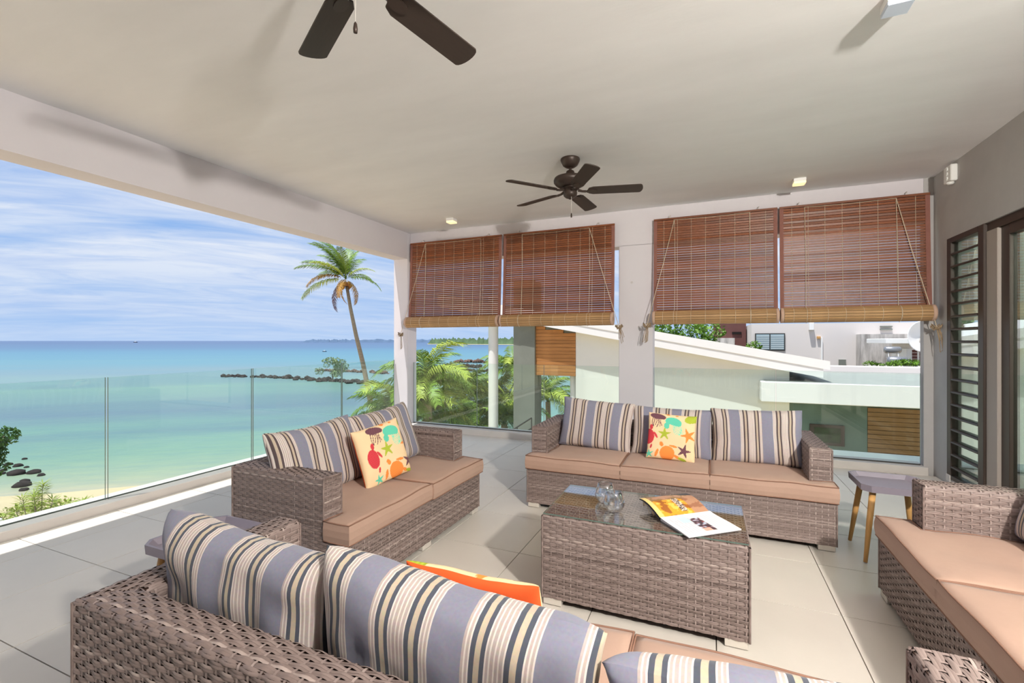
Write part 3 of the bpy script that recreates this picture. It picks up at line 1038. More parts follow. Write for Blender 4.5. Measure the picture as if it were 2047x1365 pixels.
# sea life print, u to the right, v up, both 0..1
CREAM = srgb(238, 208, 166)
PURPLE, TEAL, LIME, ORANGE, RED = srgb(112, 74, 84), srgb(98, 200, 172), srgb(170, 182, 62), srgb(240, 142, 70), srgb(206, 66, 74)


def star(u, v, cx, cy, r, rot):
    a = math.atan2(v - cy, u - cx) - rot
    d = math.hypot(u - cx, v - cy)
    k = (a / (2 * PI / 5)) % 1.0
    k = abs(k - 0.5) * 2          # 1 at the arm, 0 between
    return d < r * (0.36 + 0.64 * k ** 2.2)


def ell(u, v, cx, cy, rx, ry, rot=0.0):
    c_, s_ = math.cos(rot), math.sin(rot)
    x, y = u - cx, v - cy
    return ((x * c_ + y * s_) / rx) ** 2 + ((-x * s_ + y * c_) / ry) ** 2


def sea_art(u, v, du=0.0):
    col = CREAM
    n = mnoise.noise((u * 4, v * 4, 2.0))
    col = tuple(c * (1 + 0.05 * n) for c in col)
    x = u - du

    def put(c, tex=0.0):
        nonlocal col
        k = 1 + tex * math.sin(u * 160) * math.sin(v * 160)
        col = tuple(min(1, q * k) for q in c)
    # tentacles
    if 0.66 < v < 0.93:
        for i in range(6):
            cxx = 0.10 + 0.035 * i + 0.02 * math.sin((v * 22) + i) * (0.93 - v) * 5
            if abs(x - cxx) < 0.008 and v > 0.68 + 0.02 * (i % 3):
                put(PURPLE)
    if ell(x, v, 0.21, 0.92, 0.17, 0.065, -0.12) < 1 and v > 0.86:
        put(PURPLE, 0.35)
    for i in range(7):
        tt = (v - 0.78) / -0.24
        if 0 < tt < 1:
            cxx = 0.50 + 0.028 * i + 0.10 * tt + 0.012 * math.sin(tt * 7 + i)
            if abs(x - cxx) < 0.006:
                put(tuple(min(1, c * 1.25) for c in TEAL))
    if ell(x, v, 0.54, 0.82, 0.175, 0.105, -0.2) < 1 and v > 0.76 - 0.2 * (x - 0.5):
        put(TEAL, 0.15)
    if ell(x, v, 0.40, 0.73, 0.06, 0.07) < 1:
        put(TEAL, 0.15)
    if ell(x, v, 0.93, 0.93, 0.17, 0.10, 0.35) < 1:
        put(LIME, 0.3)
    if star(x, v, 0.36, 0.545, 0.15, R(90)):
        put(LIME, 0.25)
    if star(x, v, 0.86, 0.55, 0.17, R(112)):
        put(ORANGE, 0.15)
    if star(x, v, 0.78, 0.215, 0.155, R(75)):
        put(PURPLE, 0.5)
    if star(x, v, 0.06, 0.09, 0.10, R(100)):
        put(TEAL, 0.2)
    # red turtle
    if ell(x, v, 0.03, 0.46, 0.115, 0.165) < 1 or ell(x, v, 0.07, 0.67, 0.036, 0.055) < 1:
        put(RED, 0.3)
    if ell(x, v, 0.175, 0.50, 0.075, 0.024, -1.0) < 1 or ell(x, v, 0.09, 0.25, 0.05, 0.02, 1.3) < 1:
        put(RED, 0.2)
    # orange turtle
    if ell(x, v, 0.44, 0.13, 0.155, 0.155, 0.3) < 1 or ell(x, v, 0.31, 0.315, 0.04, 0.055, 0.4) < 1:
        put(ORANGE, 0.12)
    if ell(x, v, 0.56, 0.29, 0.09, 0.024, -0.15) < 1 or ell(x, v, 0.22, 0.12, 0.09, 0.03, 1.3) < 1 or ell(x, v, 0.64, 0.07, 0.07, 0.03, -0.5) < 1:
        put(ORANGE, 0.2)
    if ell(x, v, 0.75, 0.035, 0.09, 0.03, -0.25) < 1:
        put(LIME, 0.4)
    if ell(x, v, 0.42, 0.985, 0.04, 0.02) < 1 or ell(x, v, 0.6, 0.97, 0.03, 0.015) < 1:
        put(ORANGE)
    return col


def throw_pillow(sz, th, loc, rz, lean, roll, label, seed, du=0.0):
    Vs, UV, Fs = pillow_geo(sz, sz, th, 110, 110, seed, 0.04, 0.003)
    half = len(Vs) // 2
    C = np.ones((len(Vs), 4))
    for i in range(half):
        C[i, :3] = sea_art(UV[i][0], UV[i][1], du)
    C[half:, :3] = srgb(226, 96, 48)
    o = npmesh('throw_pillow', np.array(Vs), np.array(Fs), M['print'], None, True, ('Col', C))
    o.matrix_world = place(loc, rz, lean, roll)
    return tag(o, label, 'pillow', 'sea life throw pillows')


throw_pillow(0.38, 0.10, (-0.29, 4.03, 0.625), R(1), R(-17), R(2.5), 'cream throw pillow printed with sea creatures on the long back sofa', 3.0)
throw_pillow(0.40, 0.10, (-2.10, 2.615, 0.640), PI / 2 - R(12), R(-16), R(-7), 'cream sea creature throw pillow with a whole red turtle, on the sea side sofa', 6.0, 0.18)
throw_pillow(0.42, 0.09, (-0.60, 1.195, 0.585), PI - R(2), R(-20), R(2), 'orange backed throw pillow peeping over the middle cushion of the nearest sofa', 8.0)

# ------------------------------------------------------------------ coffee table
tb = thing('coffee_table', 'rectangular taupe wicker coffee table with a glass top amid the sofas', 'table', (-0.33, 2.635, 0))
TW, TD, TH = 1.0, 0.54, 0.483
e = 0.006
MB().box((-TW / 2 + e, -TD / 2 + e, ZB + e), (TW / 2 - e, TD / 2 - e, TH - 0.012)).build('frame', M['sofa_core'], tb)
wv = Weave()
hx, hy = TW / 2, TD / 2
wv.panel(round_path([(0, -hy, ZB), (0, -hy, TH - 0.005), (0, hy, TH - 0.005), (0, hy, ZB)], 0.012), -1, (1, 0, 0), lambda p: (-hx, hx))
for s_ in (-1, 1):
    wv.panel([(s_ * hx, 0, ZB), (s_ * hx, 0, TH - 0.005)], 1 if s_ < 0 else -1, (0, 1, 0), lambda p: (-hy, hy))
    for y in (-hy, hy):
        wv.bead((s_ * hx, y, ZB), (s_ * hx, y, TH - 0.008), 0.006)
    wv.bead((s_ * hx, -hy, TH - 0.008), (s_ * hx, hy, TH - 0.008), 0.006)
wv.build(tb)
gt = bpy.data.meshes.new('glass_top')
mbg = MB().box((-hx + 0.004, -hy + 0.004, TH + 0.002), (hx - 0.004, hy - 0.004, TH + 0.008))
gt.from_pydata(mbg.v, [], mbg.f)
gt.materials.append(M['table_glass'])
gt.materials.append(M['glass_edge'])
for p in gt.polygons:
    p.material_index = 0 if abs(p.normal.z) > 0.5 else 1
link('glass_top', gt, None, tb)
for x in (-hx + 0.055, hx - 0.055):
    for y in (-hy + 0.026, hy - 0.026):
        MB().bbox((x - 0.05, y - 0.022, 0.004), (x + 0.05, y + 0.022, ZB + 0.004), 0.002).build('foot', M['steel'], tb)
TT = TH + 0.008

# drinking glasses
prof = [(0.0, 0.0), (0.030, 0.0), (0.034, 0.003), (0.046, 0.014), (0.055, 0.030), (0.058, 0.046), (0.055, 0.066), (0.048, 0.088), (0.041, 0.108),
        (0.0398, 0.1085), (0.0468, 0.088), (0.0536, 0.066), (0.0565, 0.046), (0.0533, 0.031), (0.044, 0.017), (0.030, 0.009), (0.0, 0.008)]
for i, (x, y, lab) in enumerate(((-0.552, 2.665, 'round bellied drinking glass on the coffee table, the one farther from the camera'),
                                 (-0.480, 2.545, 'round bellied drinking glass on the coffee table, the one nearer the camera'))):
    o = MB().lathe(prof, 40, cap=False).build('drinking_glass', M['clear'], smooth=True, loc=(x, y, TT + 0.0005))
    bm = bmesh.new()
    bm.from_mesh(o.data)
    bmesh.ops.remove_doubles(bm, verts=bm.verts[:], dist=1e-5)
    bmesh.ops.recalc_face_normals(bm, faces=bm.faces[:])
    bm.to_mesh(o.data)
    bm.free()
    tag(o, lab, 'glass', 'drinking glasses on the coffee table')

# open magazine
mg = thing('magazine', 'open magazine with a yellow photo page lying on the glass coffee table', 'magazine', (-0.115, 2.605, TT))
sd = Vector((0.76, 0.65, 0)).normalized()
rd = Vector((0.64, -0.768, 0)).normalized()


def page(right, nu=46, nv=56):
    Vp, C, Fp = [], [], []
    for i in range(nu):
        tt = i / (nu - 1)
        for j in range(nv):
            q = j / (nv - 1)
            if right:
                p = rd * (tt * 0.225)
                z = 0.004 + 0.012 * math.exp(-tt * 5) + 0.004 * math.sin(PI * tt)
            else:
                p = rd * (-tt * 0.195)
                z = 0.012 + 0.042 * math.sin(PI * 0.62 * tt) - 0.004 * q
            p = p + sd * ((q - 0.5) * 0.31)
            Vp.append((p.x, p.y, z))
            if right:
                c = srgb(240, 238, 240)
                if 0.10 < q < 0.44 and 0.12 < tt < 0.88 and (j % 3 == 0) and mnoise.noise((tt * 30, q * 9, 0)) > -0.3:
                    c = srgb(205, 203, 212)
                if 0.66 < q < 0.94 and 0.12 < tt < 0.80 and (j % 3 == 0):
                    c = srgb(214, 212, 220)
                if 0.40 < q < 0.62 and 0.22 < tt < 0.86:
                    k = mnoise.noise((tt * 14, q * 16, 3))
                    c = srgb(70, 58, 66) if k > 0 else (srgb(150, 60, 60) if k > -0.12 else srgb(196, 206, 224))
                    if tt > 0.72 and q < 0.55:
                        c = srgb(222, 178, 158)
                if 0.24 < q < 0.42 and tt < 0.40:
                    c = srgb(206, 232, 236)
            else:
                k = mnoise.noise((tt * 5, q * 6, 1)) + 0.5 * mnoise.noise((tt * 12, q * 15, 4))
                c = srgb(226, 160, 52) if k < 0.15 else srgb(164, 98, 44)
                if k < -0.35:
                    c = srgb(244, 196, 92)
                if q > 0.72:
                    c = srgb(186, 140, 110) if k < 0.2 else srgb(160, 110, 84)
                if tt > 0.68:
                    c = srgb(186, 140, 112) if k < 0.1 else srgb(150, 116, 74)
                if 0.50 < q < 0.62 and 0.15 < tt < 0.7:
                    c = srgb(60, 50, 54) if mnoise.noise((tt * 30, q * 40, 7)) > 0 else srgb(226, 206, 190)
                if q < 0.10:
                    c = srgb(240, 206, 132)
            C.append((*c, 1))
    for i in range(nu - 1):
        for j in range(nv - 1):
            a = i * nv + j
            Fp.append((a, a + nv, a + nv + 1, a + 1))
    return npmesh('page', np.array(Vp), np.array(Fp), M['paper'], mg, True, ('Col', np.array(C)))


page(True)
page(False)
M['cover'] = mat('magazine_cover', srgb(38, 46, 62), 0.35, 0.4)
M['pages'] = mat('page_edges', srgb(226, 226, 232), 0.6)
blk = MB()
pr = []
for tt in (0, 0.1, 0.25, 0.5, 0.75, 1.0):
    pr.append((rd * (tt * 0.223), 0.003 + 0.012 * math.exp(-tt * 5) + 0.004 * math.sin(PI * tt)))
for s0 in (-0.153,):
    vs, fs = [], []
    for p, z in pr:
        for q in (-0.154, 0.154):
            for zz_ in (0.0, z):
                pp = p + sd * q
                vs.append((pp.x, pp.y, zz_))
    for i in range(len(pr) - 1):
        a = i * 4
        fs += [(a, a + 4, a + 5, a + 1), (a + 2, a + 3, a + 7, a + 6), (a + 1, a + 5, a + 7, a + 3)]
    k = (len(pr) - 1) * 4
    fs += [(k, k + 2, k + 3, k + 1), (0, 1, 3, 2)]
    blk.add(vs, fs)
blk.build('page_block', M['pages'], mg)
cv2 = MB()
vs, fs = [], []
for i in range(9):
    tt = i / 8
    p = rd * (-tt * 0.196)
    z = 0.012 + 0.042 * math.sin(PI * 0.62 * tt) - 0.0045 - 0.006 * (1 - tt)
    for q in (-0.156, 0.156):
        pp = p + sd * q
        vs += [(pp.x, pp.y, max(0.0005, z - 0.003)), (pp.x, pp.y, z + 0.002)]
for i in range(8):
    a = i * 4
    fs += [(a, a + 4, a + 6, a + 2), (a + 1, a + 3, a + 7, a + 5), (a, a + 1, a + 5, a + 4), (a + 2, a + 6, a + 7, a + 3)]
cv2.add(vs, fs).build('cover', M['cover'], mg)


# ------------------------------------------------------------------ side tables
def side_table(loc, rz, label):
    st = thing('side_table', label, 'table', loc, rz, 'grey tray side tables')
    h, s_, c_ = 0.50, 0.195, 0.045
    oct_ = lambda s, c: [(-s + c, -s), (s - c, -s), (s, -s + c), (s, s - c), (s - c, s), (-s + c, s), (-s, s - c), (-s, -s + c)]
    A, B = oct_(s_, c_), oct_(s_ - 0.012, c_ - 0.004)
    Cc = oct_(s_ - 0.03, c_ - 0.008)
    vs = [(x * 0.985, y * 0.985, h - 0.042) for x, y in A] + [(x, y, h) for x, y in A] + [(x, y, h) for x, y in B] + [(x, y, h - 0.028) for x, y in Cc]
    fs = [tuple(range(7, -1, -1))]
    for lv in range(3):
        for i in range(8):
            fs.append((lv * 8 + i, lv * 8 + (i + 1) % 8, lv * 8 + 8 + (i + 1) % 8, lv * 8 + 8 + i))
    fs.append(tuple(range(24, 32)))
    MB().add(vs, fs).build('tray', M['tray'], st)
    for sx in (-1, 1):
        for sy in (-1, 1):
            MB().tube([(sx * 0.125, sy * 0.125, h - 0.042), (sx * 0.150, sy * 0.150, 0.25), (sx * 0.178, sy * 0.178, 0.006)], [0.019, 0.0175, 0.0115], 12).build('leg', M['beech'], st, smooth=True)
    return st


side_table((1.095, 3.785, 0), 0, 'small grey tray table on beech legs by the sofa at the glass door')
side_table((-2.19, 1.465, 0), 0, 'small grey tray table half hidden behind the cushions of the nearest sofa')


# ------------------------------------------------------------------ ceiling fans
def make_fan(loc, a0, label):
    fn = thing('ceiling_fan', label, 'fan', loc, 0, 'dark ceiling fans')
    MB().lathe([(0.090, 0.0), (0.092, -0.012), (0.086, -0.03), (0.070, -0.062), (0.045, -0.08), (0.022, -0.084)], 28).build('canopy', M['fan'], fn, smooth=True)
    MB().lathe([(0.013, -0.08), (0.013, -0.125)], 12).build('downrod', M['fan'], fn, smooth=True)
    MB().lathe([(0.020, -0.108), (0.036, -0.118), (0.048, -0.155), (0.058, -0.165), (0.150, -0.185), (0.158, -0.205), (0.156, -0.225), (0.135, -0.250), (0.100, -0.268), (0.080, -0.275)], 32).build('motor_housing', M['fan'], fn, smooth=True)
    MB().lathe([(0.082, -0.275), (0.084, -0.288), (0.066, -0.296), (0.062, -0.31), (0.066, -0.33), (0.062, -0.352), (0.045, -0.368), (0.02, -0.374), (0.012, -0.384), (0.003, -0.386)], 28).build('switch_housing', M['fan'], fn, smooth=True)
    bm_, am_ = None, None
    for k in range(5):
        ang = a0 + k * 2 * PI / 5
        if bm_ is None:
            out = [(0.175, -0.045), (0.215, -0.062), (0.64, -0.068)] + [(0.64 + 0.03 * math.cos(q), 0.068 * math.sin(q)) for q in np.linspace(-PI / 2 + 0.15, PI / 2 - 0.15, 9)] + [(0.64, 0.068), (0.215, 0.062), (0.175, 0.045), (0.16, 0.0)]
            mt = Matrix.Rotation(R(-12), 4, 'X')
            b1 = MB().prism(out, -0.004, 0.004)
            b1.v = [tuple(mt @ Vector(p)) for p in b1.v]
            ob = b1.build('blade', M['blade'], fn, loc=(0, 0, -0.31), rot=(0, 0, ang))
            bm_ = ob.data
            a1 = MB()
            a1.tube([(0.075, 0, 0.008), (0.115, 0, -0.004), (0.150, 0, -0.006)], [0.014, 0.011, 0.012], 8)
            ring = [(0.20 + 0.052 * math.cos(q), 0.030 * math.sin(q)) for q in np.linspace(0, 2 * PI, 17)[:-1]]
            r2 = MB().prism(ring, -0.011, -0.004)
            a1.add([tuple(mt @ Vector(p)) for p in r2.v], r2.f)
            oa = a1.build('blade_bracket', M['fan'], fn, loc=(0, 0, -0.31), rot=(0, 0, ang))
            am_ = oa.data
        else:
            link('blade', bm_, M['blade'], fn, loc=(0, 0, -0.31), rot=(0, 0, ang))
            link('blade_bracket', am_, M['fan'], fn, loc=(0, 0, -0.31), rot=(0, 0, ang))
    MB().tube([(0.02, -0.03, -0.365), (0.02, -0.032, -0.53)], 0.0014, 5).build('pull_chain', M['steel'], fn)
    MB().lathe([(0.002, -0.525), (0.006, -0.532), (0.0085, -0.55), (0.0075, -0.566), (0.0035, -0.567)], 10, (0.02, -0.032, 0)).build('chain_pull', M['fan'], fn, smooth=True)
    return fn


make_fan((-1.217, 4.27, CEIL - 0.001), R(14), 'dark brown five blade ceiling fan shown whole, hanging before the blinds')
make_fan((-1.25, 1.41, CEIL - 0.001), R(6.5), 'dark brown ceiling fan nearest the camera, only two blades in the frame')


# ------------------------------------------------------------------ ceiling lamps
def lamp(x, y, label, lit):
    lp = thing('ceiling_lamp', label, 'lamp', (x, y, CEIL), 0, 'square white ceiling lamps')
    s_ = 0.058
    MB().bbox((-s_, -s_, -0.036), (s_, s_, 0.004), 0.003).build('housing', M['lamp_white'], lp)
    MB().bbox((-s_ + 0.002, -s_ + 0.002, -0.058), (s_ - 0.002, s_ - 0.002, -0.036), 0.003).build('diffuser', M['lamp_glow'] if lit else M['lamp_dead'], lp)


lamp(0.885, 5.77, 'square ceiling lamp glowing warm, above the blinds beside the grey wall', True)
lamp(-3.37, 5.72, 'square ceiling lamp glowing warm, in the seaward corner above the blinds', True)
lamp(0.875, 2.915, 'square ceiling lamp cut by the top picture edge, unlit and bluish', False)
o = MB().lathe([(0.045, 0.0), (0.045, -0.004), (0.040, -0.006)], 28).build('blanking_plate', M['ceiling'], smooth=False, loc=(-3.34, 2.90, CEIL + 0.001))
tag(o, 'small round blanking cap on the ceiling near the sea side beam', 'plate')

sb = thing('sensor_box', 'white plastic box with round caps high on the grey wall', 'box', (XR, 5.80, 3.04))
MB().bbox((-0.055, -0.075, -0.085), (0.0, 0.075, 0.075), 0.008).build('housing', M['white_plastic'], sb)
for i in range(3):
    o = MB().lathe([(0.019, 0), (0.019, 0.006), (0.012, 0.009)], 16).build('cap', M['white_plastic'], sb, loc=(-0.055, 0.0, 0.045 - i * 0.045), rot=(0, -PI / 2, 0))
MB().lathe([(0.03, 0.0), (0.03, -0.012), (0.018, -0.022)], 16).build('sensor_dome', M['white_plastic'], sb, loc=(-0.03, 0, -0.084))
sh = thing('wall_hook', 'tiny metal eye screwed into the white middle pillar', 'hook', (-0.94, YB, 2.19))
MB().tube([(0.012 * math.cos(q), -0.012, 0.012 * math.sin(q)) for q in np.linspace(0, 2 * PI, 13)[:-1]], 0.0025, 5, closed=True).build('ring', M['steel'], sh)
MB().tube([(-0.012, -0.012, 0), (-0.012, 0.004, 0)], 0.003, 5).build('screw', M['steel'], sh)


# ------------------------------------------------------------------ bamboo blinds
def coil(seed, n=26, s=0.062):
    rnd = random.Random(seed)
    pts = []
    for i in range(n):
        q = i * 1.15
        pts.append((s * 0.75 * math.sin(q) + rnd.uniform(-0.008, 0.008), -0.014 + 0.012 * math.cos(q * 1.7), s * 0.5 * math.sin(q * 1.9 + 0.5) + rnd.uniform(-0.006, 0.006)))
    return pts


def make_blind(x0, x1, tie, label, seed):
    ZT = 2.975
    bl = thing('bamboo_blind', label, 'blind', ((x0 + x1) / 2, YB - 0.062, ZT), 0, 'bamboo roller blinds')
    rnd = random.Random(seed)
    wd = x1 - x0
    hw = wd / 2
    yy = lambda z: -0.052 * ((-z) / 1.2) ** 1.6 if z < 0 else 0       # hangs a little into the room
    MB().bbox((-hw, -0.012, -0.024), (hw, 0.012, 0.0), 0.002).build('head_rail', M['slat'], bl)
    zbot = -1.185
    n = 39
    pit = (-0.026 - zbot) / n
    sm = None
    for i in range(n):
        z = -0.026 - pit * (i + 0.5)
        hgt = pit * rnd.uniform(0.86, 0.93)
        if sm is None:
            o = MB().bbox((-hw + 0.012, -0.0022, -pit * 0.42), (hw - 0.012, 0.0022, pit * 0.42), 0.0018).build('slat', M['slat'], bl)
            sm = o.data
        else:
            o = link('slat', sm, M['slat'], bl)
        o.location = (0, yy(z), z)
        o.rotation_euler = (R(rnd.uniform(-7, 7)) + 0.04, R(rnd.uniform(-0.06, 0.06)), 0)
        o.scale = (1, 1, hgt / (pit * 0.84))
    for s_ in (-1, 1):
        vs, fs = [], []
        k = 14
        for i in range(k + 1):
            z = zbot * i / k
            for (dx, dy) in ((0, -0.006), (-0.040 * s_, -0.006), (-0.040 * s_, 0.006), (0, 0.006)):
                vs.append((s_ * hw + dx, yy(z) + dy, z))
        for i in range(k):
            for j in range(4):
                fs.append((i * 4 + j, i * 4 + (j + 1) % 4, i * 4 + 4 + (j + 1) % 4, i * 4 + 4 + j))
        MB().add(vs, fs).build('side_binding', M['binding'], bl)
    # rolled up lower part
    rc, ry, rz_ = 0.082, yy(zbot) - 0.05, zbot - 0.082
    MB().lathe([(rc - 0.006, -hw + 0.004), (rc - 0.006, hw - 0.004)], 20).build('roll_core', M['dark'], bl, loc=(0, ry, rz_), rot=(0, PI / 2, 0))
    rm = None
    nr_ = 17
    for i in range(nr_):
        a = 2 * PI * i / nr_ + seed
        if rm is None:
            o = MB().bbox((-hw + 0.03, -0.0138, -0.0022), (hw - 0.03, 0.0138, 0.0022), 0.0018).build('rolled_slat', M['roll'], bl)
            rm = o.data
        else:
            o = link('rolled_slat', rm, M['roll'], bl)
        o.location = (0, ry + math.cos(a) * rc, rz_ + math.sin(a) * rc)
        o.rotation_euler = (a - PI / 2, 0, 0)
    for s_ in (-1, 1):
        MB().lathe([(rc * 0.35, -0.016), (rc + 0.003, -0.016), (rc + 0.004, 0.014), (rc * 0.8, 0.018), (rc * 0.3, 0.008)], 22).build('roll_binding', M['roll_end'], bl, smooth=True, loc=(s_ * (hw - 0.012), ry, rz_), rot=(0, s_ * PI / 2, 0))
    # warp threads and pull cords
    nt = 8 if wd < 1.5 else 9
    for k in range(nt):
        x = -hw + wd * (k + 0.75) / (nt + 0.5)
        pts = [(x, yy(z) - 0.0045, z) for z in np.linspace(0.002, zbot, 9)]
        pts += [(x, ry + math.cos(a) * (rc + 0.004), rz_ + math.sin(a) * (rc + 0.004)) for a in np.linspace(PI * 0.62, PI * 1.4, 7)]
        MB().tube(pts, 0.0021, 4).build('warp_thread', M['cord'], bl)
    xa, xb = -hw * 0.64, hw * 0.58
    for x in (xa, xb):
        pts = [(x, -0.013, -0.03), (x + 0.01, yy(-0.6) - 0.013, -0.6), (x + 0.004, yy(zbot) - 0.016, zbot)]
        pts += [(x, ry + math.cos(a) * (rc + 0.008), rz_ + math.sin(a) * (rc + 0.008)) for a in np.linspace(PI * 0.62, PI * 1.5, 8)]
        MB().tube(pts, 0.003, 5).build('pull_cord', M['cord'], bl)
    MB().tube([(xa, -0.015, -0.032), ((xa + xb) / 2, -0.016, -0.040), (xb, -0.015, -0.03)], 0.0028, 5).build('pull_cord', M['cord'], bl)
    if tie is not None:
        tx, tz, side = tie[0] - (x0 + x1) / 2, tie[1] - ZT, tie[2]
        sx = xb if side > 0 else xa
        ks = -0.145 if abs(tx) > hw - 0.1 else -0.10
        MB().tube([(sx, -0.016, -0.03), (sx * 0.6 + tx * 0.4, -0.06, (tz - 0.03) * 0.4 - 0.02), (tx, ks, tz)], 0.004, 5).build('pull_cord', M['cord'], bl)
        kn = MB().tube([(tx + p[0], ks + 0.02 + p[1], tz + p[2]) for p in coil(seed * 3.1)], 0.0052, 5).build('cord_knot', M['cord_dk'], bl, smooth=True)
        lp = MB()
        for q in range(3):
            dx = rnd.uniform(-0.06, 0.02) * (1 if side < 0 else -1)
            ln = rnd.uniform(0.14, 0.26)
            lp.tube([(tx, ks + 0.01, tz - 0.01), (tx + dx * 0.6, ks, tz - ln * 0.5), (tx + dx, ks + 0.004, tz - ln), (tx + dx + 0.02, ks + 0.004, tz - ln * 0.9), (tx + dx * 0.5 + 0.02, ks, tz - ln * 0.4), (tx + 0.008, ks + 0.008, tz)], 0.0038, 5)
        lp.build('cord_tail', M['cord_dk'], bl, smooth=True)
    for x in (-hw * 0.72, hw * 0.72):
        MB().tube([(x, 0.0, -0.006), (x, 0.004, 0.022), (x + 0.006, 0.02, 0.038), (x + 0.004, 0.045, 0.036), (x, 0.062, 0.03)], 0.0045, 6).build('hook', M['steel'], bl, smooth=True)
    return bl


make_blind(-4.40, -2.80, (-4.49, 1.52, -1), 'half rolled bamboo blind nearest the sea, beside the corner pillar', 1.0)
make_blind(-2.765, -1.155, (-1.075, 1.60, 1), 'half rolled bamboo blind just seaward of the white middle pillar', 2.0)
make_blind(-0.655, 0.73, (-0.725, 1.615, -1), 'half rolled bamboo blind just right of the white middle pillar', 3.0)
make_blind(0.752, 2.128, (2.135, 1.56, 1), 'half rolled bamboo blind with bright sheen next to the grey wall', 4.0)


# ================================================================== outside
struct('trim_outer_ledge', MB().bbox((0.72, 6.47, -0.35), (2.6, 7.38, -0.03), 0.03).bbox((0.72, 6.47, -0.35), (2.6, 6.62, 0.03), 0.02), M['ext_ledge'])

# ------------------------------------------------------------------ neighbouring villa
vl = thing('villa', 'white neighbouring villa with a sloping roof, cedar boards and a flat roofed wing', 'house', (0, 13, -5.5))
oz = Vector((0, 13, -5.5))


def vbox(name, a, b, m, ch=0.0, parent=None):
    a = tuple(Vector(a) - oz)
    b = tuple(Vector(b) - oz)
    mb = MB().bbox(a, b, ch) if ch else MB().box(a, b)
    return mb.build(name, m, parent or vl)


def slope_prism(name, pts, y0, y1, m):
    n = len(pts)
    vs = [(x, y0 - oz.y, z - oz.z) for x, z in pts] + [(x, y1 - oz.y, z - oz.z) for x, z in pts]
    fs = [tuple(range(n)), tuple(range(2 * n - 1, n - 1, -1))] + [(i, i + n, (i + 1) % n + n, (i + 1) % n) for i in range(n)]
    return MB().add(vs, fs).build(name, m, vl)


zt_ = lambda x: 1.676 - 0.187 * (x + 1.34)
slope_prism('wall', [(-3.541, -5.4), (1.79, -5.4), (1.79, zt_(1.79) - 0.41), (-3.541, zt_(-3.541) - 0.41)], 13.0, 18.0, M['ext_wall'])
slope_prism('upper_fascia', [(-5.3, zt_(-5.3) - 0.20), (2.56, zt_(2.56) - 0.20), (2.56, zt_(2.56)), (-5.3, zt_(-5.3))], 12.685, 18.2, M['ext_white'])
slope_prism('eave_beam', [(-8, zt_(-8) - 0.41), (-5.3, zt_(-5.3) - 0.41), (-5.3, zt_(-5.3)), (-8, zt_(-8))], 12.69, 13.6, M['ext_white'])
slope_prism('lower_fascia', [(-5.3, zt_(-5.3) - 0.41), (2.43, zt_(2.43) - 0.41), (2.43, zt_(2.43) - 0.2), (-5.3, zt_(-5.3) - 0.2)], 12.70, 18.1, M['ext_white'])
slope_prism('upper_room', [(-4.767, 0.395), (-3.541, 0.395), (-3.541, zt_(-3.541) - 0.41), (-4.767, zt_(-4.767) - 0.41)], 13.03, 17.0, M['ext_grey'])
z = 0.395
while z < 2.1:
    h = 0.104
    if z + h < zt_(-4.767) - 0.41:
        x1 = -3.545
        if z + h > zt_(-3.541) - 0.41:
            x1 = -1.34 + (1.676 - 0.41 - z - h) / 0.187
        if x1 > -4.7:
            vbox('cladding_board', (-4.765, 12.985, z + 0.003), (x1, 13.03, z + h - 0.003), M['cladding'], 0.004)
    z += h
vbox('concrete_pillar', (-5.447, 12.9, -5.4), (-4.767, 13.5, 3.2), M['ext_grey'])
MB().lathe([(0.156, 0.0), (0.156, 8.2)], 24, (-6.24, 0.15, 0.1)).build('round_column', M['ext_white'], vl, smooth=False)
MB().lathe([(0.098, 0.0), (0.098, 5.8)], 20, (-3.68, 0.25, 0.1)).build('round_column', M['ext_white'], vl)
vbox('flat_roof', (1.142, 12.5, -0.03), (11, 16.8, 0.445), M['ext_white'], 0.012)
vbox('roof_covering', (1.24, 12.6, 0.445), (11, 16.8, 0.452), M['ext_roof'])
vbox('roof_parapet', (3.0, 16.8, -0.03), (11, 17.1, 0.66), M['ext_far'], 0.02)
vbox('lower_wall', (1.79, 13.05, -5.4), (3.353, 17, -0.03), M['ext_green'])
vbox('lower_wall', (3.353, 13.10, -5.4), (9, 17, -0.03), M['ext_green'])
z = -0.12
while z > -1.9:
    vbox('cladding_board', (3.36, 13.045, z - 0.098), (6.2, 13.10, z - 0.004), M['clad_dark'], 0.004)
    z -= 0.102
f = vbox('window_frame', (2.215, 13.01, -1.06), (2.913, 13.05, -0.57), M['frame_brown'], 0.008)
vbox('pane', (2.30, 13.0, -0.99), (2.83, 13.012, -0.64), M['win_dark'], parent=f)
hr = MB()
for a, b_ in (((-5.7, 12.6, -1.45), (-4.75, 12.6, -0.82)), ((-4.62, 12.7, -1.18), (-3.72, 12.7, -0.62)), ((-5.7, 12.6, -1.75), (-4.75, 12.6, -1.12))):
    hr.tube([tuple(Vector(a) - oz), tuple(Vector(b_) - oz)], 0.022, 6)
for p in ((-4.75, 12.6, -0.82), (-5.2, 12.6, -1.12), (-4.2, 12.7, -0.92), (-3.72, 12.7, -0.62)):
    q = Vector(p) - oz
    hr.tube([tuple(q), (q.x, q.y, q.z - 1.0)], 0.016, 6)
hr.build('handrail', M['rail_dark'], vl)
vbox('stair', (-5.7, 12.4, -3.2), (-3.55, 13.9, -2.4), M['ext_grey'])

# ------------------------------------------------------------------ buildings behind
YB2 = 22.0
ab = thing('apartment_building', 'pale rendered building with a two pane window, beyond the flat roof', 'building', (6.5, YB2, -5.5))
ob_ = Vector((6.5, YB2, -5.5))


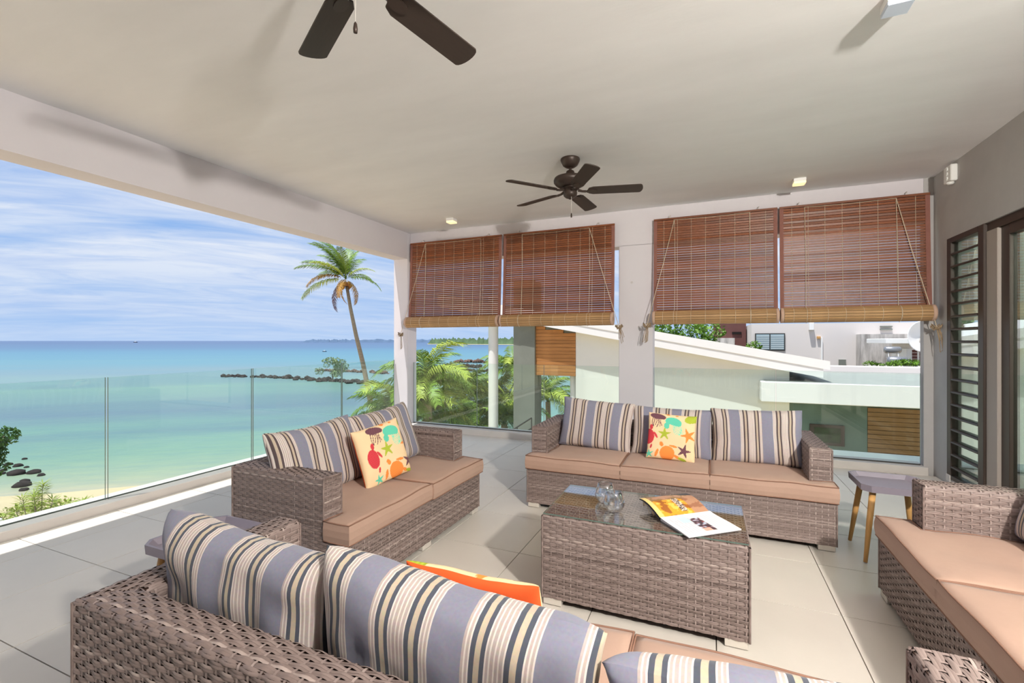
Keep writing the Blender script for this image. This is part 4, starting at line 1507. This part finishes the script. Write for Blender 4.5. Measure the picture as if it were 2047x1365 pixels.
def abox(name, a, b, m, parent=None, root=None, o_=None, ch=0.0):
    o_ = o_ or ob_
    a, b = tuple(Vector(a) - o_), tuple(Vector(b) - o_)
    return (MB().bbox(a, b, ch) if ch else MB().box(a, b)).build(name, m, parent or root or ab)


abox('wall', (1.64, 22, -5.4), (13, 27, 2.12), M['ext_far'])
f = abox('window_frame', (1.77, 21.95, 1.01), (2.87, 22.02, 1.73), M['frame_brown'])
f.active_material = M['rail_dark']
for a, b_ in ((1.81, 2.30), (2.34, 2.83)):
    p = abox('pane', (a, 21.93, 1.05), (b_, 21.955, 1.69), M['win_pale'], f)
for a, b_ in ((1.82, 2.29), (2.35, 2.82)):
    for k in range(7):
        abox('blind_slat', (a, 21.915, 1.08 + k * 0.085), (b_, 21.928, 1.13 + k * 0.085), M['win_slat'], f)
abox('parapet_box', (3.70, 21.8, 1.85), (3.86, 22.0, 2.15), M['ext_white'], ch=0.01)
abox('wall_light', (3.98, 21.9, 1.50), (4.10, 22.0, 1.60), M['beech'], ch=0.01)
abox('downpipe', (4.12, 21.92, 0.3), (4.17, 22.0, 1.55), M['ext_white'])
abox('vent_cover', (4.72, 21.93, 0.46), (4.95, 22.0, 0.68), M['ext_grey'])
abox('roof_step', (6.05, 21.9, 1.83), (6.42, 22.0, 1.88), M['ext_grey'])
abox('roof_step', (6.05, 21.9, 1.95), (6.42, 22.0, 1.99), M['ext_grey'])
abox('stained_wall', (5.29, 21.3, -5.4), (9.5, 22.0, 1.67), M['ext_stain'])

bb = thing('brown_building', 'dark red brown block rising behind the leafy tree', 'building', (1.0, 24.5, -5.5))
o2 = Vector((1.0, 24.5, -5.5))
abox('wall', (0.2, 24.5, -5.4), (1.6, 28, 2.25), M['ext_brown'], root=bb, o_=o2)
abox('window', (1.0, 24.45, 1.73), (1.4, 24.52, 1.84), M['dark'], root=bb, o_=o2)
abox('lower_wall', (0.2, 24.2, -5.4), (1.1, 24.5, 1.55), M['ext_stain'], root=bb, o_=o2)

hut = thing('rooftop_hut', 'white flat roofed rooftop hut with a dark boarded end, beside the dish', 'hut', (6.6, 18.6, 0.4))
o3 = Vector((6.6, 18.6, 0.4))
abox('roof', (5.22, 18.4, 1.33), (7.4, 20.4, 1.49), M['ext_white'], root=hut, o_=o3, ch=0.01)
abox('roof_edge', (5.9, 18.7, 1.16), (7.4, 20.2, 1.33), M['ext_far'], root=hut, o_=o3)
abox('side_wall', (5.84, 18.7, -1.0), (5.98, 20.0, 1.16), M['ext_white'], root=hut, o_=o3)
for k in range(7):
    abox('wall_board', (6.0, 18.75, 0.44 + k * 0.10), (7.3, 18.82, 0.53 + k * 0.10), M['ext_brown'], root=hut, o_=o3)

ds = thing('satellite_dish', 'white satellite dish partly cut off by the grey wall pier', 'dish', (5.86, 17.9, 1.0))
vs = []
mb = MB()
prof_ = [(0.0, 0.10), (0.15, 0.092), (0.30, 0.062), (0.42, 0.02), (0.47, 0.0), (0.475, 0.006), (0.43, 0.034), (0.30, 0.08), (0.15, 0.108), (0.0, 0.115)]
mb.lathe(prof_, 28, cap=False)
mb.build('reflector', M['ext_white'], ds, smooth=True, loc=(0.12, 0, 0.55), rot=(R(-90), 0, R(25)))
MB().tube([(0.12, 0.06, 0.55), (0.05, 0.1, 0.3), (0.05, 0.1, -0.6)], 0.025, 8).build('mast', M['steel'], ds)
MB().tube([(0.12, 0.0, 0.18), (0.10, -0.4, 0.5)], 0.012, 6).bbox((0.06, -0.46, 0.47), (0.14, -0.36, 0.55), 0.01).build('receiver_arm', M['dark'], ds)


def tank(x, y, z, r, l, label):
    tk = thing('water_tank', label, 'tank', (x, y, z), 0, 'rooftop water tanks')
    MB().lathe([(0.02, -l / 2 - 0.05), (r * 0.7, -l / 2 - 0.035), (r, -l / 2), (r, l / 2), (r * 0.7, l / 2 + 0.035), (0.02, l / 2 + 0.05)], 20).build('drum', M['tank'], tk, smooth=True, rot=(0, PI / 2, 0))
    for sx in (-0.7, 0.7):
        MB().tube([(sx * l / 2, 0.06, -r * 0.8), (sx * l / 2, 0.10, -r - 0.15)], 0.012, 5).tube([(sx * l / 2, -0.06, -r * 0.8), (sx * l / 2, -0.10, -r - 0.15)], 0.012, 5).build('stand', M['ext_white'], tk)


tank(5.36, 18.3, 1.13, 0.11, 0.36, 'upper of two silver rooftop water tanks under the hut roof')
tank(5.36, 17.9, 0.80, 0.13, 0.42, 'lower of two silver rooftop water tanks, just above the green plants')


# ------------------------------------------------------------------ foliage
def leaves(name, n, fn, size, m, parent=None, up=0.35, asp=0.5, seed=0):
    r_ = np.random.default_rng(seed)
    P = np.array([fn(r_) for _ in range(n)])
    d = r_.normal(0, 1, (n, 3))
    d[:, 2] += up
    d /= np.linalg.norm(d, axis=1)[:, None]
    a = np.cross(d, r_.normal(0, 1, (n, 3)))
    a /= np.linalg.norm(a, axis=1)[:, None]
    b = np.cross(d, a)
    s = size * r_.uniform(0.6, 1.3, n)[:, None]
    V = np.stack([P - a * s, P - b * s * asp + d * s * 0.12, P + a * s, P + b * s * asp + d * s * 0.12], 1).reshape(-1, 3)
    F = np.arange(4 * n).reshape(n, 4)
    return npmesh(name, V, F, m, parent, False)


def clump(cs):
    tot = np.array([c[3] ** 2 for c in cs])
    tot = tot / tot.sum()

    def fn(r_):
        c = cs[r_.choice(len(cs), p=tot)]
        v = r_.normal(0, 1, 3)
        v /= np.linalg.norm(v)
        q = r_.uniform(0.45, 1.0) ** 0.5
        return np.array(c[:3]) + v * q * c[3] * np.array([1, 1, 0.8])
    return fn


def tree(name, loc, clumps, n, size, m, label, trunk_r=0.12, group=None, seed=1, limbs=4, cat='tree'):
    tr = thing(name, label, cat, loc, 0, group)
    stuff_o = leaves('crown', n, clump(clumps), size, m, tr, seed=seed)
    mb = MB()
    r_ = random.Random(seed)
    hz = min(c[2] for c in clumps)
    mb.tube([(0, 0, -0.2), (0.05, 0.03, hz * 0.5), (0.0, 0.0, hz)], [trunk_r, trunk_r * 0.8, trunk_r * 0.6], 8)
    for c in clumps[:limbs]:
        mb.tube([(0, 0, hz * 0.8), (c[0] * 0.5, c[1] * 0.5, (hz + c[2]) / 2), c[:3]], [trunk_r * 0.5, trunk_r * 0.35, trunk_r * 0.15], 6)
    mb.build('trunk', M['trunk'], tr)
    return tr


r_ = random.Random(5)
cl_ = [(r_.uniform(-1.5, 1.2), r_.uniform(-0.8, 0.8), 6.9 + r_.uniform(-0.75, 0.65), r_.uniform(0.45, 0.75)) for _ in range(22)]
tree('leafy_tree', (-0.9, 20.0, -5.6), cl_, 5200, 0.085, M['leaf'], 'bright leafy tree rising over the white sloping roof', seed=3)
cl_ = [(r_.uniform(-0.5, 0.5), r_.uniform(-0.3, 0.3), 6.65 + r_.uniform(-0.35, 0.3), r_.uniform(0.18, 0.3)) for _ in range(9)]
tree('leafy_tree', (1.25, 20.3, -5.6), cl_, 900, 0.07, M['leaf'], 'small leafy treetop before the two pane window', trunk_r=0.06, seed=4)
cl_ = [(r_.uniform(-0.35, 0.35), r_.uniform(-0.3, 0.3), 7.5 + r_.uniform(-0.5, 0.4), r_.uniform(0.2, 0.35)) for _ in range(8)]
tree('leafy_tree', (-2.75, 19.6, -5.6), cl_, 900, 0.075, M['leaf'], 'slim leafy treetop glimpsed beside the white middle pillar', trunk_r=0.06, seed=9)
hd = thing('plant_row', 'row of bright green leafy plants behind the roof parapet', 'plants', (5.1, 17.35, 0.62))
leaves('foliage', 700, clump([(x, random.uniform(-0.1, 0.1), 0.08 + 0.06 * math.sin(x * 5), 0.14) for x in np.linspace(-0.62, 0.6, 14)]), 0.07, M['leaf'], hd, 0.8, 0.25, 6)
MB().bbox((-0.7, -0.12, -0.25), (0.7, 0.12, 0.06), 0.02).build('planter', M['ext_far'], hd)


# ------------------------------------------------------------------ palms
def frond_mesh(L, droop, nl, ll, sag, seed, wind=(0, 0, 0), wdt=0.035):
    """frond growing along +x, drooping towards -z"""
    r_ = np.random.default_rng(seed)
    V, Fq = [], []
    sp_ = []
    for i in range(13):
        t_ = i / 12
        a = droop[0] + (droop[1] - droop[0]) * t_ ** 1.3
        if i == 0:
            p = np.zeros(3)
        else:
            p = sp_[-1] + L / 12 * np.array([math.cos(a), 0, math.sin(a)])
        sp_.append(p)
    sp_ = np.array(sp_)
    k = 0
    for i in range(12):
        w0, w1 = 0.028 * (1 - i / 13), 0.028 * (1 - (i + 1) / 13)
        a, b = sp_[i], sp_[i + 1]
        V += [a + [0, -w0, 0], a + [0, w0, 0], b + [0, w1, 0], b + [0, -w1, 0]]
        Fq.append((k, k + 1, k + 2, k + 3))
        k += 4
    tt = np.linspace(0.12, 0.995, nl)
    for t_ in tt:
        f_ = t_ * 12
        i = min(11, int(f_))
        p = sp_[i] + (sp_[i + 1] - sp_[i]) * (f_ - i)
        d = sp_[i + 1] - sp_[i]
        d = d / np.linalg.norm(d)
        le = ll * (math.sin(PI * (0.12 + 0.80 * t_)) ** 0.7) * r_.uniform(0.85, 1.1)
        for s_ in (-1, 1):
            o = np.array([0, s_ * 1.0, 0.25]) + d * (0.55 + 0.5 * t_) + r_.normal(0, 0.08, 3) + np.array(wind) * 0.4
            o /= np.linalg.norm(o)
            m1 = p + o * le * 0.5
            o2 = o + np.array([0, 0, -sag]) + np.array(wind)
            o2 /= np.linalg.norm(o2)
            m2 = m1 + o2 * le * 0.5
            wv_ = d * wdt
            V += [p - wv_ * 0.35, p + wv_ * 0.35, m1 + wv_ * 0.5, m1 - wv_ * 0.5, m2 + wv_ * 0.08, m2 - wv_ * 0.08]
            Fq.append((k, k + 1, k + 2, k + 3))
            Fq.append((k + 3, k + 2, k + 4, k + 5))
            k += 6
    return np.array(V), np.array(Fq)


def frond_data(name, m, **kw):
    V, Fq = frond_mesh(**kw)
    o = npmesh(name, V, Fq, m, None, False)
    me = o.data
    bpy.data.objects.remove(o)
    return me


rtv = Vector((math.cos(R(23.08)), math.sin(R(23.08)), 0))
fwv = Vector((-math.sin(R(23.08)), math.cos(R(23.08)), 0))


def add_frond(me, m, parent, top, direc, tilt, sc, roll=0.0):
    """direc: heading of the frond (deg), tilt: raised angle (deg)"""
    mt = Matrix.Translation(top) @ Matrix.Rotation(R(direc), 4, 'Z') @ Matrix.Rotation(-R(tilt), 4, 'Y') @ Matrix.Rotation(roll, 4, 'X') @ Matrix.Scale(sc, 4)
    o = link('frond', me, m, parent)
    o.matrix_local = mt
    return o


tp = thing('coconut_palm', 'tall coconut palm with a leaning trunk and yellowing fronds above the lagoon', 'palm', (-16.0, 20.3, -6.4))
base = Vector((-16.0, 20.3, -6.4))
tpts = [(-16.0, 20.3, -6.4), (-16.45, 20.15, -3.9), (-16.91, 19.97, -1.39), (-17.20, 19.85, 0.2), (-17.54, 19.7, 1.72), (-17.82, 19.58, 3.2), (-18.01, 19.5, 4.45)]
MB().tube([tuple(Vector(p) - base) for p in tpts], [0.22, 0.17, 0.135, 0.122, 0.108, 0.092, 0.08], 10).build('trunk', M['trunk'], tp, smooth=True)
top_ = Vector((-18.05, 19.48, 4.75)) - base
fd_up = frond_data('frond_up', M['palm_leaf'], L=2.6, droop=(0.25, -0.75), nl=70, ll=0.62, sag=0.9, seed=1, wind=(0, 0, -0.1))
fd_dn = frond_data('frond_down', M['palm_old'], L=1.9, droop=(0.1, -1.2), nl=54, ll=0.45, sag=1.6, seed=2)
fd_th = frond_data('frond_thin', M['palm_leaf'], L=2.2, droop=(0.2, -1.15), nl=54, ll=0.42, sag=2.2, seed=3)
hd_r = 23.0
# heading relative to the terrace view: 23 = to the right, 203 = to the left
for (h_, tl_, sc_, me_, mt_) in [(203, 58, 1.08, fd_up, 'palm_leaf'), (190, 68, 1.0, fd_up, 'palm_leaf'), (235, 62, 0.95, fd_up, 'palm_leaf'), (120, 70, 0.95, fd_up, 'palm_leaf'),
                                 (60, 75, 0.8, fd_up, 'palm_leaf'), (300, 60, 0.8, fd_up, 'palm_leaf'), (203, 34, 1.0, fd_up, 'palm_leaf'), (23, 40, 0.80, fd_th, 'palm_young'),
                                 (35, 8, 0.95, fd_th, 'palm_leaf'), (205, 14, 1.05, fd_th, 'palm_old'), (208, -12, 1.0, fd_up, 'palm_young'), (170, 20, 0.95, fd_up, 'palm_leaf'),
                                 (10, -38, 0.85, fd_dn, 'palm_old'), (220, -62, 0.75, fd_dn, 'palm_old'), (203, -44, 1.02, fd_dn, 'palm_purple'), (80, 25, 0.9, fd_th, 'palm_leaf'),
                                 (290, -20, 0.8, fd_dn, 'palm_old'), (255, 30, 0.85, fd_up, 'palm_young'), (215, 72, 1.0, fd_up, 'palm_leaf'), (175, 48, 1.0, fd_up, 'palm_leaf')  , (222, 24, 1.0, fd_up, 'palm_leaf'), (100, 50, 0.9, fd_up, 'palm_leaf')]:
    o = add_frond(me_, M[mt_], tp, top_, h_, tl_, sc_)
    if me_.materials[0] is not M[mt_]:
        o.material_slots[0].link = 'OBJECT'
        o.material_slots[0].material = M[mt_]
for k in range(7):
    a = k * 0.9
    bm = bmesh.new()
    bmesh.ops.create_icosphere(bm, subdivisions=2, radius=0.13)
    me = bpy.data.meshes.new('coconut')
    bm.to_mesh(me)
    bm.free()
    link('coconut', me, M['coconut'], tp, True, loc=top_ + Vector((0.2 * math.cos(a), 0.2 * math.sin(a), -0.28 - 0.09 * (k % 3))))

ym1 = frond_data('palm_frond_a', M['palm_leaf'], L=2.1, droop=(0.5, -1.25), nl=54, ll=0.64, sag=1.8, seed=11, wdt=0.034)
ym2 = frond_data('palm_frond_b', M['palm_young'], L=2.3, droop=(0.4, -1.45), nl=54, ll=0.70, sag=2.2, seed=12, wdt=0.034)
ym3 = frond_data('palm_frond_c', M['palm_leaf'], L=1.9, droop=(0.3, -1.0), nl=50, ll=0.62, sag=1.6, seed=13, wdt=0.034)
lows = [(-8.75, 11.5, -0.80, 'bushy young palm left of the corner pillar, seen through the sea side glass'),
        (-7.85, 11.9, 0.02, 'young palm with the highest fronds, just right of the corner pillar'),
        (-7.95, 14.3, -0.60, 'young palm crown midway between the corner pillar and the round white column'),
        (-10.6, 15.2, -1.5, 'young palm crown behind the corner pillar, lower toward the water'),
        (-8.6, 15.6, -1.9, 'low young palm crown in the middle of the grove beyond the back glass'),
        (-7.75, 16.3, -0.85, 'young palm crown standing behind the round white column'),
        (-6.75, 16.2, 0.15, 'young palm crown between the round column and the grey concrete pillar'),
        (-6.75, 20.0, -1.35, 'young palm seen under the cedar boards of the villa'),
        (-9.4, 13.0, -2.0, 'low young palm crown just above the foot of the back glass'),
        (-7.9, 14.9, -2.0, 'low pale young palm crown left of the round column foot'),
        (-6.6, 14.8, -1.5, 'young palm crown low behind the round white column'),
        (-8.3, 12.5, -1.1, 'young palm crown low in the grove below the highest fronds')]
for i, (x, y, z, lab) in enumerate(lows):
    rr = random.Random(40 + i)
    zb_ = -6.3
    pm = thing('young_palm', lab, 'palm', (x, y, zb_), 0, 'young palms beside the villa')
    MB().tube([(0, 0, 0), (0.05, 0.04, (z - zb_) * 0.5), (0, 0, z - zb_)], [0.16, 0.13, 0.12], 8).build('trunk', M['trunk'], pm)
    nf = 19
    for k in range(nf):
        me_ = (ym1, ym2, ym3)[rr.randrange(3)]
        o = add_frond(me_, me_.materials[0], pm, Vector((0, 0, z - zb_)), k * 137.5 + rr.uniform(-15, 15), 62 - 68 * (k / nf) + rr.uniform(-8, 8), rr.uniform(0.72, 0.98), rr.uniform(-0.4, 0.4))


# ------------------------------------------------------------------ sea, beach, rocks
SEA = -7.5
bm = bmesh.new()
bmesh.ops.create_circle(bm, cap_ends=True, radius=30000, segments=96)
me = bpy.data.meshes.new('sea')
bm.to_mesh(me)
bm.free()
o = link('trim_sea', me, M['sea'], loc=(0, 0, SEA))
o.name = 'sea'
o['kind'] = 'structure'
# beach: a slope that dips under the water along the shore line
p0 = Vector((-34, 16, 0))
nn_ = Vector((-0.6, 0.8, 0))
tt_ = Vector((0.8, 0.6, 0))
vs, fs = [], []
na, nb_ = 60, 24
for i in range(na + 1):
    for j in range(nb_ + 1):
        s_ = -70 + 170 * i / na
        q = 8 - 90 * j / nb_
        wob = 1.2 * mnoise.noise((s_ * 0.12, 0.4, 0)) * (1 if q > -10 else 0.3)
        p = p0 + tt_ * s_ + nn_ * (q + wob)
        vs.append((p.x, p.y, SEA - 0.055 * q if q < 0 else SEA - 0.09 * q))
for i in range(na):
    for j in range(nb_):
        a = i * (nb_ + 1) + j
        fs.append((a, a + 1, a + nb_ + 2, a + nb_ + 1))
o = MB().add(vs, fs).build('beach', M['sand'], smooth=True)
o['kind'] = 'structure'


def rock_mesh(r, seed, sub=2, flat=0.6):
    bm = bmesh.new()
    bmesh.ops.create_icosphere(bm, subdivisions=sub, radius=1)
    for v in bm.verts:
        n = 1 + 0.32 * mnoise.noise(v.co * 1.3 + Vector((seed, 0, 0))) + 0.12 * mnoise.noise(v.co * 3 + Vector((0, seed, 0)))
        v.co = Vector((v.co.x * n * r, v.co.y * n * r, v.co.z * n * r * flat))
    V = [tuple(v.co) for v in bm.verts]
    Fc = [tuple(v.index for v in f.verts) for f in bm.faces]
    bm.free()
    return V, Fc


spots = [(-44.9, 14.9, 0.7), (-42.0, 12.9, 0.6), (-43.7, 13.6, 0.65), (-47.4, 17.7, 0.35), (-45.2, 16.5, 0.55), (-44.2, 16.6, 0.3), (-42.6, 15.5, 0.95), (-41.9, 16.1, 0.75), (-40.7, 16.0, 0.45), (-43.6, 15.1, 0.5), (-44.6, 15.6, 0.4), (-43.0, 14.3, 0.8),
         (-41.3, 13.6, 0.95), (-40.2, 13.4, 0.6), (-38.8, 14.4, 0.85), (-39.9, 14.9, 0.5), (-37.6, 14.0, 0.45), (-41.0, 12.6, 0.7), (-40.2, 12.0, 0.5), (-38.7, 12.4, 0.5), (-46.3, 16.4, 0.5)]
wh = ['rounded, at the frame edge beside the large outer one', 'between the broad dark one and the sand', 'squeezed behind the broad one at the picture edge', 'nearest the frame edge and farthest out', 'in the outer cluster', 'small and low in the outer cluster', 'largest of the outer pair', 'standing highest of the group', 'alone in open water to the right', 'half drowned in the middle', 'low beside the outer pair',
      'broad at the picture edge', 'broad and dark close to the beach', 'beside the broad dark one near the beach', 'long and flat nearest the sand', 'small between cluster and flat one', 'faint and wet at the water line', 'lowest at the picture edge', 'half buried at the sand', 'small on the wet sand', 'small and far out at the frame edge']
for i, ((x, y, r0), wtxt) in enumerate(zip(spots, wh)):
    r0 *= 0.5
    V, Fc = rock_mesh(r0, i * 1.7)
    o = MB().add(V, Fc).build('boulder', M['rock'], smooth=True, loc=(x, y, SEA + 0.12 * r0), rot=(0, 0, i * 1.1))
    tag(o, 'black boulder in the shallows, ' + wtxt, 'rock', 'boulders in the shallows at the left picture edge')


def rock_line(name, pts, n, r0, r1, hgt, m, label, seed):
    r_ = random.Random(seed)
    mb = MB()
    for i in range(n):
        q = r_.random() * (len(pts) - 1)
        a = int(q)
        p = Vector(pts[a]).lerp(Vector(pts[min(a + 1, len(pts) - 1)]), q - a)
        rr = r_.uniform(r0, r1)
        V, Fc = rock_mesh(rr, seed + i, 1, 0.7)
        off = Vector((r_.gauss(0, 0.6), r_.gauss(0, 0.9), abs(r_.gauss(0, hgt)) * 0.5))
        mb.add([Vector(v) + p + off for v in V], Fc)
    o = mb.build(name, m, smooth=False)
    tag(o, label, 'rocks')
    return stuff(o)


rock_line('breakwater', [(-110, 78, SEA), (-95, 80.5, SEA), (-80, 78.5, SEA), (-63, 77, SEA)], 130, 0.35, 0.8, 0.45, M['rock'], 'long low line of black rocks lying across the lagoon', 3)
rock_line('reef_rocks', [(-107, 103, SEA), (-93, 104, SEA), (-80, 102, SEA)], 60, 0.35, 0.9, 0.4, M['rock2'], 'thin broken line of rocks behind the breakwater', 4)
rock_line('reef_rocks', [(-84, 138, SEA), (-76, 138, SEA), (-70, 136, SEA)], 36, 0.5, 1.0, 0.7, M['rock'], 'dark rock islet seen above the young palms', 5)
rock_line('reef_rocks', [(-97, 165, SEA), (-90, 168, SEA), (-82, 168, SEA)], 36, 0.6, 1.4, 0.9, M['rock2'], 'farther brown rock islet with a flat top', 6)
rock_line('reef_rocks', [(-80, 122, SEA), (-68, 122, SEA), (-56, 119, SEA)], 50, 0.4, 1.0, 0.5, M['rock'], 'low dark rock line just behind the young palms', 7)
rock_line('reef_rocks', [(-51, 85, SEA), (-47, 85, SEA)], 22, 0.5, 1.1, 0.9, M['rock2'], 'brown rock mound between the young palm crowns', 8)

r_ = random.Random(15)
cl_ = [(r_.uniform(-2.9, 2.9), r_.uniform(-1.5, 1.5), 3.5 + r_.uniform(-1.9, 1.5), r_.uniform(0.6, 1.1)) for _ in range(22)]
tree('mangrove', (-77.0, 79.0, SEA), cl_, 2600, 0.17, M['leaf_grey'], 'pale bushy tree growing on the rock line in the lagoon', trunk_r=0.2, seed=21)
cl_ = [(r_.uniform(-1.0, 0.75), r_.uniform(-0.6, 0.6), 4.1 + r_.uniform(-0.75, 0.7), r_.uniform(0.3, 0.5)) for _ in range(18)]
tree('sea_bush', (-26.05, 8.6, -7.0), cl_, 3000, 0.085, M['leaf_dk'], 'dark green bush at the left picture edge above the boulders', seed=22, cat='bush')


# spiky shoots above the curb
def shoots(loc, stems, label, seed):
    sh_ = thing('beach_shrub', label, 'shrub', loc, 0, 'spiky shrubs above the beach')
    r_ = random.Random(seed)
    st, lf = MB(), MB()
    for (dx, dy, h_) in stems:
        tip = Vector((dx, dy, h_))
        st.tube([(dx * 0.2, dy * 0.2, 0), (dx * 0.7, dy * 0.7, h_ * 0.6), tuple(tip)], [0.03, 0.02, 0.01], 5)
        for q in range(5):
            c_ = tip - Vector((dx * 0.1, dy * 0.1, 1)) * (0.09 * q)
            for k in range(11):
                a = k * 2 * PI / 11 + q
                d = Vector((math.cos(a), math.sin(a), r_.uniform(0.25, 0.95) - 0.12 * q)).normalized()
                sd_ = d.cross(Vector((0, 0, 1))).normalized() * 0.020
                ln = r_.uniform(0.26, 0.44)
                lf.add([c_, c_ + d * ln * 0.5 + sd_, c_ + d * ln - Vector((0, 0, 0.03)), c_ + d * ln * 0.5 - sd_], [(0, 1, 2, 3)])
    st.build('stem', M['trunk'], sh_)
    lf.build('foliage', M['palm_young'], sh_)


shoots((-23.9, 9.3, -6.9), [(0.1, 0.1, 2.75), (-0.25, 0.0, 2.4), (0.45, 0.25, 2.15), (-0.65, -0.2, 2.2), (-0.9, -0.3, 1.75), (0.1, -0.1, 1.95), (-0.4, 0.1, 1.7), (0.7, 0.4, 1.85), (0.3, 0.2, 1.6), (-0.1, 0.3, 1.45), (0.25, -0.2, 2.35)], 'tall spiky green shrub above the left curb, its shoots sticking up', 1)
shoots((-22.3, 10.0, -6.9), [(0, 0, 2.1), (0.3, 0.2, 2.05), (-0.3, -0.1, 1.9), (0.6, 0.45, 2.0)], 'low spiky green shrub to the right of the taller one, by the first glass joint', 2)
gm = leaves('ground_cover', 2600, lambda r_: np.array([r_.uniform(-33, -24), r_.uniform(8, 14), 0]) + np.array([0, 0, SEA + 0.9]) + np.array([0, 0, r_.normal(0, 0.1)]), 0.13, M['palm_young'], None, 0.9, 0.4, 8)
V = gm.data.vertices
for v in V:
    q = -0.6 * (v.co.x + 34) + 0.8 * (v.co.y - 16)
    v.co.z += -0.055 * q - 0.85
tag(gm, 'sparse green creeper growing on the sand above the beach', 'creeper')
stuff(gm)
gw = thing('garden_wall', 'white garden wall corner at the bottom left below the terrace', 'wall', (-12.6, 3.0, -6.5))
MB().bbox((-1.5, -1.2, 0), (1.15, 0.9, 4.72), 0.02).build('wall_block', M['ext_white'], gw)
MB().bbox((-1.5, -1.2, 4.72), (1.22, 0.97, 4.82), 0.02).build('coping', M['ext_white'], gw)


# islands on the horizon
def island(name, pts, h, depth, m, label, seed, sandm=None):
    n = 160
    vs, fs = [], []
    L_ = len(pts) - 1
    for i in range(n + 1):
        q = i / n * L_
        a = min(int(q), L_ - 1)
        p = Vector(pts[a]).lerp(Vector(pts[a + 1]), q - a)
        out = Vector((p.x, p.y, 0)).normalized()
        e_ = min(1, i / 8, (n - i) / 8 + 0.25)
        hh = h * e_ * (0.75 + 0.35 * mnoise.noise((i * 0.33 + seed, 0, 0)) + 0.25 * mnoise.noise((i * 1.3, seed, 0)))
        vs += [(p.x, p.y, SEA), (p.x + out.x * depth * 0.15, p.y + out.y * depth * 0.15, SEA + hh), (p.x + out.x * depth, p.y + out.y * depth, SEA + hh * 0.8), (p.x + out.x * depth * 1.1, p.y + out.y * depth * 1.1, SEA)]
    for i in range(n):
        for j in range(3):
            fs.append((i * 4 + j, i * 4 + 4 + j, i * 4 + 5 + j, i * 4 + 1 + j))
    root = thing(name, label, 'island', (0, 0, 0))
    o = MB().add(vs, fs).build('treeline', m, root)
    stuff(o)
    if sandm:
        vs, fs = [], []
        for i in range(n + 1):
            q = i / n * L_
            a = min(int(q), L_ - 1)
            p = Vector(pts[a]).lerp(Vector(pts[a + 1]), q - a)
            out = Vector((p.x, p.y, 0)).normalized()
            f0 = 1.0 + 0.012 * math.sin(i * 0.2)
            vs += [(p.x - out.x * 9 * f0, p.y - out.y * 9 * f0, SEA + 0.05), (p.x + out.x * 6, p.y + out.y * 6, SEA + 1.1)]
        for i in range(n):
            fs.append((2 * i, 2 * i + 2, 2 * i + 3, 2 * i + 1))
        MB().add(vs, fs).build('sand_strip', sandm, root)
    return root


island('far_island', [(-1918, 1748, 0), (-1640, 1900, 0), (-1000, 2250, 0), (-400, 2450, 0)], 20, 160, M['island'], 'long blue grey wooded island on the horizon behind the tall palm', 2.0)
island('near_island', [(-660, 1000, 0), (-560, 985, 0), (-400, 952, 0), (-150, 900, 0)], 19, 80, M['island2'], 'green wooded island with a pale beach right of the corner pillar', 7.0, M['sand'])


def boat(x, y, s, label):
    bt = thing('boat', label, 'boat', (x, y, SEA), R(20))
    hull = [(-1.0 * s, -0.3 * s), (0.6 * s, -0.3 * s), (1.1 * s, 0), (0.6 * s, 0.3 * s), (-1.0 * s, 0.3 * s)]
    MB().prism(hull, -0.05 * s, 0.35 * s).build('hull', M['boat'], bt)
    MB().bbox((-0.5 * s, -0.22 * s, 0.35 * s), (0.25 * s, 0.22 * s, 0.75 * s), 0.03 * s).build('cabin', M['ext_white'], bt)


boat(-287, 286, 1.6, 'small boat on the turquoise water left of the tall palm trunk')
boat(-2500, 1320, 9.0, 'tiny dark boat far out on the horizon')
